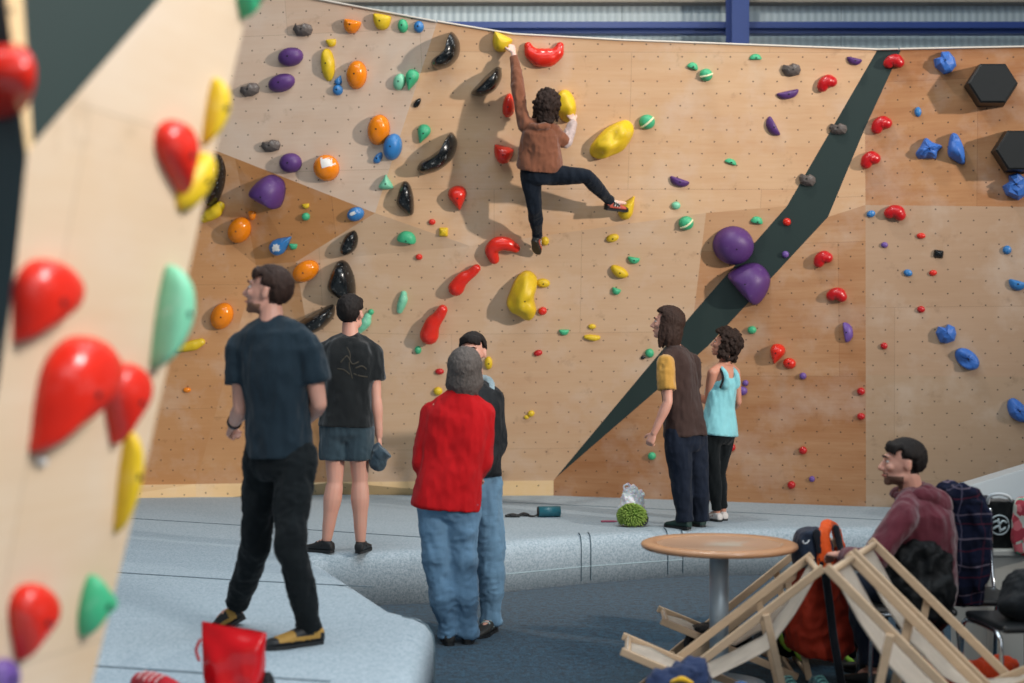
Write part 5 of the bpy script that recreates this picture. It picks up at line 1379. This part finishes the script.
bm = bmesh.new(); add_loft(bm, secs_px([(951, 962, 483), (944, 975, 488), (941, 983, 500), (941, 987, 520), (943, 989, 545), (944, 986, 570), (948, 983, 590), (953, 978, 604)], 6.80, .12), 24)
add_loft(bm, secs_px([(970, 980, 500), (966, 990, 512), (965, 991, 540), (967, 989, 580), (970, 982, 592)], 6.70, .06), 18)
me = remesh(bm, .009, 4); folds(me, .028, 8, 33, .35); folds(me, .010, 20, 37, .5); me.polygons.foreach_set('use_smooth', [True]*len(me.polygons))
tag(link('plaid_shirt', me, m_plaid(), None, True), 'navy plaid flannel shirt draped over a chair back', 'shirt')
# black padded jacket on the seated man's chair
o = heap('padded_jacket', [P(927, 572, 6.60), P(906, 580, 6.58), P(938, 595, 6.58), P(918, 603, 6.56)], [(.13, .09, .17), (.12, .08, .16), (.09, .09, .19), (.13, .08, .16)], m_cloth('black_padding', '#0E1113', rough=.4, fuzz=0), 'shiny black padded jacket hanging behind the seated man', 'jacket', .025, 10, 17)
# white counter
WHT = m_plain('white_laminate', '#B9B7AE', .5, .05, 2)
root = empty('counter', V(3.3, 7.5, 0)); tag(root, 'pale laminate counter piled with bags and clothes', 'counter')
bm = bmesh.new(); add_box(bm, (3.25, 7.55, .31), (1.40, .6, .62), bev=.006); from_bm('cabinet', bm, WHT, root)
bm = bmesh.new(); add_box(bm, (3.25, 7.54, .64), (1.48, .66, .035), bev=.008); from_bm('worktop', bm, WHT, root); rebase(root)
zc = .658
# black tote with a round emblem
root = empty('tote_bag', P(1001, 552, 7.35)); tag(root, 'black tote bag with a round white emblem on the counter', 'bag')
bm = bmesh.new(); add_loft(bm, secs_px([(983, 1018, 550), (981, 1019, 540), (980, 1019, 520), (981, 1018, 505), (983, 1015, 500)], 7.35, .07), 24)
me = remesh(bm, .009, 2); folds(me, .008, 8, 41); me.polygons.foreach_set('use_smooth', [True]*len(me.polygons)); link('bag_body', me, C_BLACK, root, True)
EMB = m_plain('emblem_white', '#B9C6C8', .8)
bm = bmesh.new(); cc = P(999.5, 525, 7.262); rr = .052
add_tube(bm, [cc+V(rr*math.cos(a), 0, rr*math.sin(a)) for a in [i*math.pi/12 for i in range(25)]], .0045, 6, 1, roundcap=False)
add_tube(bm, [cc+V(-.038, 0, .012), cc+V(-.012, 0, .022), cc+V(.0, 0, .004), cc+V(.018, 0, .022), cc+V(.036, 0, .014)], .006, 6, 3)
add_tube(bm, [cc+V(-.03, 0, -.018), cc+V(-.006, 0, -.006), cc+V(.008, 0, -.028), cc+V(.030, 0, -.016)], .0065, 6, 3)
add_tube(bm, [cc+V(-.006, 0, .03), cc+V(.004, 0, -.034)], .006, 6, 1)
from_bm('emblem', bm, EMB, root, True, label='round white emblem with a twisted figure')
bm = bmesh.new(); add_tube(bm, [P(988, 503, 7.30), P(990, 496, 7.28), P(1000, 494, 7.27), P(1009, 497, 7.28), P(1011, 503, 7.3)], .009, 8, 3); from_bm('handle', bm, m_plain('white_handle', '#B5BCC0', .6), root, True)
rebase(root)
# floral cloth
def m_floral():
    m, nt, b = newmat('floral_print'); co = coord(nt)
    n = N(nt, 'ShaderNodeTexVoronoi'); n.inputs['Scale'].default_value = 26; nt.links.new(co, n.inputs['Vector'])
    s = N(nt, 'ShaderNodeSeparateColor'); nt.links.new(n.outputs['Color'], s.inputs[0])
    c = ramp(nt, s.outputs[0], [(0, srgb('#B8B9AE')), (.35, srgb('#9E2E3C')), (.6, srgb('#4D8A72')), (.8, srgb('#C8646B')), (1, srgb('#2B4A48'))])
    for n_ in m.node_tree.nodes:
        if n_.type == 'VALTORGB': n_.color_ramp.interpolation = 'CONSTANT'
    nt.links.new(c, b.inputs['Base Color']); b.inputs['Roughness'].default_value = .85; return m
bm = bmesh.new(); add_loft(bm, secs_px([(1013, 1050, 553), (1011, 1052, 540), (1014, 1050, 520), (1016, 1046, 505), (1020, 1042, 499)], 7.2, .08), 20)
me = remesh(bm, .01, 3); folds(me, .02, 9, 51, .4); me.polygons.foreach_set('use_smooth', [True]*len(me.polygons)); tag(link('floral_bag', me, m_floral(), None, True), 'floral printed bag on the counter beside the black tote', 'bag')
o = heap('dark_jacket', [P(985, 512, 7.5), P(975, 535, 7.45), P(982, 548, 7.45)], [(.09, .08, .09), (.10, .08, .12), (.12, .08, .05)], m_cloth('ink_jacket', '#141C28'), 'dark ink blue jacket between the plaid shirt and the tote', 'jacket', .02, 10, 23)
# bag on the steel chair, orange cloth, red cap
o = heap('shoulder_bag', [P(1026, 594, 6.33), P(1022, 604, 6.3)], [(.12, .10, .13), (.12, .11, .08)], BN, 'black bag resting on the backless steel chair', 'bag', .015, 8, 29)
o = heap('orange_cloth', [V(2.22, 6.68, .09), V(2.38, 6.66, .10), V(2.10, 6.68, .13)], [(.14, .12, .09), (.13, .12, .11), (.08, .10, .13)], m_cloth('vivid_orange', '#D9441C', fuzz=.1), 'crumpled orange cloth on the floor under the steel chair', 'cloth', .03, 9, 61)
# low white board by the wall
yb = 11.2
bm = bmesh.new(); pts = [P(925, 509, yb), P(925, 499, yb), P(1100, 446, yb)]; pts = [Vector((pts[0].x, yb, MZ)), pts[1], pts[2], Vector((pts[2].x, yb, MZ))]
a = [bm.verts.new(p) for p in pts]; b_ = [bm.verts.new(p+V(0, .25, 0)) for p in pts]
bm.faces.new(a); bm.faces.new(b_[::-1])
for i in range(4): bm.faces.new((a[i], a[(i+1) % 4], b_[(i+1) % 4], b_[i]))
bmesh.ops.bevel(bm, geom=list(bm.edges), offset=.008, segments=2, affect='EDGES')
tag(from_bm('white_ramp', bm, m_plain('white_panel', '#C3C9CB', .6, .05, 2)), 'white sloping board standing on the mat by the wall', 'board')

# ---------------------------------------------------------------- things on the mat
# shiny red bag close to the camera
REDP = m_plain('glossy_red_plastic', '#C01018', .22, .1, 6, bumps=.3, bscale=9)
root = empty('red_pouch', V(-1.1, 5.2, MZ)); tag(root, 'shiny red open-topped bag on the mat in front of the walking man', 'bag')
Yb = 5.2; cx_ = (234-CX)*Yb/F
bm = bmesh.new(); 
ang = V(.985, -.17, 0).normalized(); perp = V(.17, .985, 0)
zt0 = HC-(627-CY)*Yb/F
rows = [(.098, .06, 0), (.110, .07, .05), (.118, .068, .10), (.121, .060, .15), (.125, .045, .21), (.131, .016, zt0-MZ-.02), (.132, .010, zt0-MZ)]
outer = []
for hw, hd, z in rows:
    ring = []
    for i in range(36):
        a_ = 2*math.pi*i/36; ca, sa = math.cos(a_), math.sin(a_)
        ca = math.copysign(abs(ca)**.6, ca); sa = math.copysign(abs(sa)**.6, sa)
        p = V(cx_, Yb, MZ+z)+ang*(hw*ca)+perp*(hd*sa)+V(0, 0, -.020*ca*(z/.3))
        p += V(0, 0, 0)+(perp*sa)*(.040*nz((ca*1.1, sa, z*14), 1.5, 3)*(1 if .02 < z < .24 else .2))
        ring.append(bm.verts.new(p))
    outer.append(ring)
inner = [[bm.verts.new(v_.co.lerp(sum((x.co for x in r), Vector())/36, .04)) for v_ in r] for r in outer[::-1][:-1]]
allr = outer+inner
for a, b in zip(allr, allr[1:]):
    for i in range(36): bm.faces.new((a[i], a[(i+1) % 36], b[(i+1) % 36], b[i]))
bm.faces.new(outer[0][::-1]); bm.faces.new(inner[-1])
bag_ = from_bm('bag_body', bm, REDP, root, True)
md = bag_.modifiers.new('s', 'SUBSURF'); md.levels = 2; md.render_levels = 2
bm = bmesh.new(); add_tube(bm, [P(200, 640, Yb-.02), P(196, 650, Yb-.02), P(199, 660, Yb-.02)], .006, 8, 3); from_bm('loop', bm, m_plain('red_tape', '#A5121A', .5), root, True)
rebase(root)
o = heap('black_sock', [V(cx_+.125, Yb+.02, MZ+.05), V(cx_+.13, Yb-.02, MZ+.03)], [(.03, .04, .05), (.035, .04, .03)], BN, 'small black cloth poking out beside the shiny red bag', 'cloth', .006, 18, 2, vox=.006)
# red roll with white lettering marks
root = empty('red_bottle', P(155, 690, 5.1)); tag(root, 'red rounded pouch with pale markings lying at the bottom of the photo', 'pouch')
c = P(143, 681, 5.15); c.z = MZ+.056
bm = bmesh.new(); add_tube(bm, [c+V(-.0, .02, .0), c+V(.06, -.03, -.002), c+V(.14, -.10, -.008)], [.056, .058, .048], 20, 4); garment(root, 'pouch_body', bm, m_cloth('crimson_cloth', '#A81624', fuzz=.1), vox=.006, amp=.005, sc=20, seed=71)
bm = bmesh.new(); MKW = m_plain('pale_print', '#C9A5A5', .7)
for k_ in range(4):
    t_ = .1+.2*k_; q0 = lerp(c+V(0, .02, 0), c+V(.14, -.10, 0), t_); ax = V(.76, -.65, 0); pr = V(-.65, -.76, 0)
    for a0 in ((.35, .75), (.85, 1.15)):
        add_tube(bm, [q0+ax*(.008*((j+k_) % 2))+pr*(.058*math.cos(a_))+V(0, 0, .058*math.sin(a_)) for j, a_ in enumerate([lerp(a0[0], a0[1], i/4)+.35 for i in range(5)])], .0035, 6, 1)
from_bm('marking', bm, MKW, root, True, label='pale lettering marks'); rebase(root)
# drink bottle, little dark things, carrier bag and shaggy chalk bag
TEALP = m_plain('teal_plastic', '#2C6F7C', .35, .1)
c = on_z(549, 517.2, MZ); root = empty('bottle', c); tag(root, 'teal cylinder lying on the mat near the wall', 'bottle')
bm = bmesh.new(); add_cyl(bm, c+V(-.09, 0, .047), c+V(.095, .03, .047), .046, 24); bmesh.ops.bevel(bm, geom=[e for e in bm.edges if len(e.link_faces) == 2 and e.calc_face_angle(0) > 1], offset=.008, segments=2, affect='EDGES'); from_bm('body', bm, TEALP, root, True)
bm = bmesh.new(); add_cyl(bm, c+V(-.098, -.0013, .047), c+V(-.088, .0, .047), .042, 24); from_bm('cap', bm, BLACKRUB, root, True, label='black end cap')
bm = bmesh.new(); add_tube(bm, [c+V(-.10, -.01, .02), c+V(-.13, -.03, .012), c+V(-.16, -.01, .012), c+V(-.17, .03, .012)], .008, 8, 3); from_bm('strap', bm, BLACKRUB, root, True); rebase(root)
for px, py, w_, lb in ((512.5, 517.5, .055, 'small black brush on the mat, second from the red fleece side'), (524, 516.5, .04, 'thin black strip lying between the brushes and the teal cylinder')):
    c = on_z(px, py, MZ); bm = bmesh.new(); add_tube(bm, [c+V(-w_, 0, .014), c+V(0, .01, .02), c+V(w_, 0, .013)], [.012, .017, .012], 10, 3); add_box(bm, c+V(.01, 0, .016), (w_, .03, .026), bev=.006)
    me = remesh(bm, .004, 2); tag(link('brush', me, BLACKRUB, None, True), lb if px > 520 else 'small black brush on the mat beside the red fleece', 'brush')
c = on_z(632, 526.5, MZ)
rnd = random.Random(5); root = empty('shaggy_chalk_bag', c); tag(root, 'shaggy lime green chalk bag on the mat', 'chalk bag')
bm = bmesh.new(); add_ell(bm, c+V(0, 0, .085), (.10, .09, .083), sub=4)
me = remesh(bm, .008, 1); displace(me, lambda p, n_: .012*nz(p, 40)+.006*nz(p, 90)); link('bag_body', me, m_plain('moss_pile', '#5C7F2A', .9, .3, 40), root, True)
bm = bmesh.new()
for i, (x, y, z) in enumerate(fib(520)):
    if z < -.7: continue
    p = c+V(x*.10, y*.09, .085+z*.083); n_ = V(x, y, z*.9+rnd.uniform(-.5, .3)); q1 = p+n_.normalized()*.026+V(rnd.uniform(-.008, .008), 0, -.004)
    if q1.z < MZ+.004: q1.z = MZ+.004
    add_tube(bm, [p, lerp(p, q1, .6)+V(0, 0, .004), q1], [.006, .005, .002], 5, 1, roundcap=False)
sh_ = from_bm('shaggy_pile', bm, m_plain('lime_pile', '#86A048', .9, .35, 60), root, True); sh_['kind'] = 'stuff'
bm = bmesh.new(); add_tube(bm, [c+V(.07, -.03, .02), c+V(.11, -.02, .03), c+V(.12, .0, .07)], .014, 8, 3); from_bm('strap', bm, BLACKRUB, root, True); rebase(root)
c2 = on_z(632, 515, MZ)
bm = bmesh.new(); add_loft(bm, [(c2+V(0, .02, z), V(1, 0, 0), V(0, 1, 0), a_, b_, 1) for z, a_, b_ in ((.0, .09, .07), (.05, .11, .08), (.12, .105, .075), (.18, .085, .06), (.22, .05, .045), (.26, .03, .03))], 22)
add_tube(bm, [c2+V(-.05, 0, .19), c2+V(-.07, 0, .25), c2+V(-.03, 0, .27)], .015, 8, 3); add_tube(bm, [c2+V(.05, 0, .17), c2+V(.08, 0, .21), c2+V(.09, 0, .17)], .014, 8, 3)
me = remesh(bm, .007, 2); folds(me, .022, 14, 77); folds(me, .008, 34, 79)
m, nt, b = newmat('thin_white_plastic'); b.inputs['Base Color'].default_value = (.75, .77, .8, 1); b.inputs['Roughness'].default_value = .3; b.inputs['Subsurface Weight'].default_value = .3
for v_ in me.vertices: v_.co.z = max(v_.co.z, MZ+.002)
tag(link('carrier_bag', me, m, None, True), 'crumpled white plastic carrier bag behind the shaggy green chalk bag', 'bag')
c = on_z(609, 522.5, MZ); bm = bmesh.new(); add_tube(bm, [c+V(-.06, 0, .010), c+V(.04, .0, .010)], .008, 10, 1); add_tube(bm, [c+V(.04, 0, .010), c+V(.06, 0, .010)], .006, 10, 1)
tag(from_bm('marker', bm, m_plain('pink_plastic', '#B04A66', .5), None, True), 'slim pink marker lying left of the shaggy green chalk bag', 'marker')
# ---------------------------------------------------------------- light
def area(name, loc, target, size, power, col=(1, 1, 1), sy=None, spread=None):
    l = bpy.data.lights.new(name, 'AREA'); l.energy = power; l.color = col; l.size = size
    if sy: l.shape = 'RECTANGLE'; l.size_y = sy
    if spread: l.spread = spread
    o = bpy.data.objects.new(name, l); COL.objects.link(o); o.location = loc
    o.rotation_euler = (Vector(target)-Vector(loc)).to_track_quat('-Z', 'Y').to_euler(); return o
sl = bpy.data.lights.new('key_lamp', 'SPOT'); sl.energy = 9000; sl.color = (1, .91, .82); sl.shadow_soft_size = .2; sl.spot_size = math.radians(44); sl.spot_blend = 1.0
so = bpy.data.objects.new('key_lamp', sl); COL.objects.link(so); so.location = (12, 1.5, 5.0)
so.rotation_euler = (Vector((-.9, 12, 3.6))-so.location).to_track_quat('-Z', 'Y').to_euler()
area('skylight', (0.5, 5.5, 8.2), (0.5, 6.0, 0), 9, 520, (.84, .94, 1), 5)
pl_ = bpy.data.lights.new('hall_lamp', 'POINT'); pl_.energy = 420; pl_.color = (1, .94, .86); pl_.shadow_soft_size = .12
po = bpy.data.objects.new('hall_lamp', pl_); COL.objects.link(po); po.location = (.9, 10.3, 8.2)
area('panel_fill', (3.4, 1.2, 5.2), (-1.0, 3.2, 1.9), 1.2, 125, (1, .98, .96), spread=math.radians(95))  # fill light added to brighten the close plywood panel
area('front_fill', (3.0, -2.5, 3.6), (-.5, 9, 2.0), 5, 125, (.92, .96, 1), 3)  # soft fill added behind the camera to brighten the people
area('cladding_fill', (0, 13.6, 8.6), (0, 15.6, 5.4), 14, 190, (.9, .96, 1), .8)  # extra light added above to brighten the hall cladding
wd_ = bpy.data.worlds.new('world'); SC.world = wd_; wd_.use_nodes = True
bg = wd_.node_tree.nodes['Background']; bg.inputs[0].default_value = (.78, .88, 1, 1); bg.inputs[1].default_value = .17
SC.view_settings.view_transform = 'Standard'; SC.view_settings.look = 'None'; SC.view_settings.gamma = 1; SC.view_settings.use_curve_mapping = False
SC.view_settings.exposure = 0.0
SC.cycles.use_denoising = True
SC.cycles.max_bounces = 6
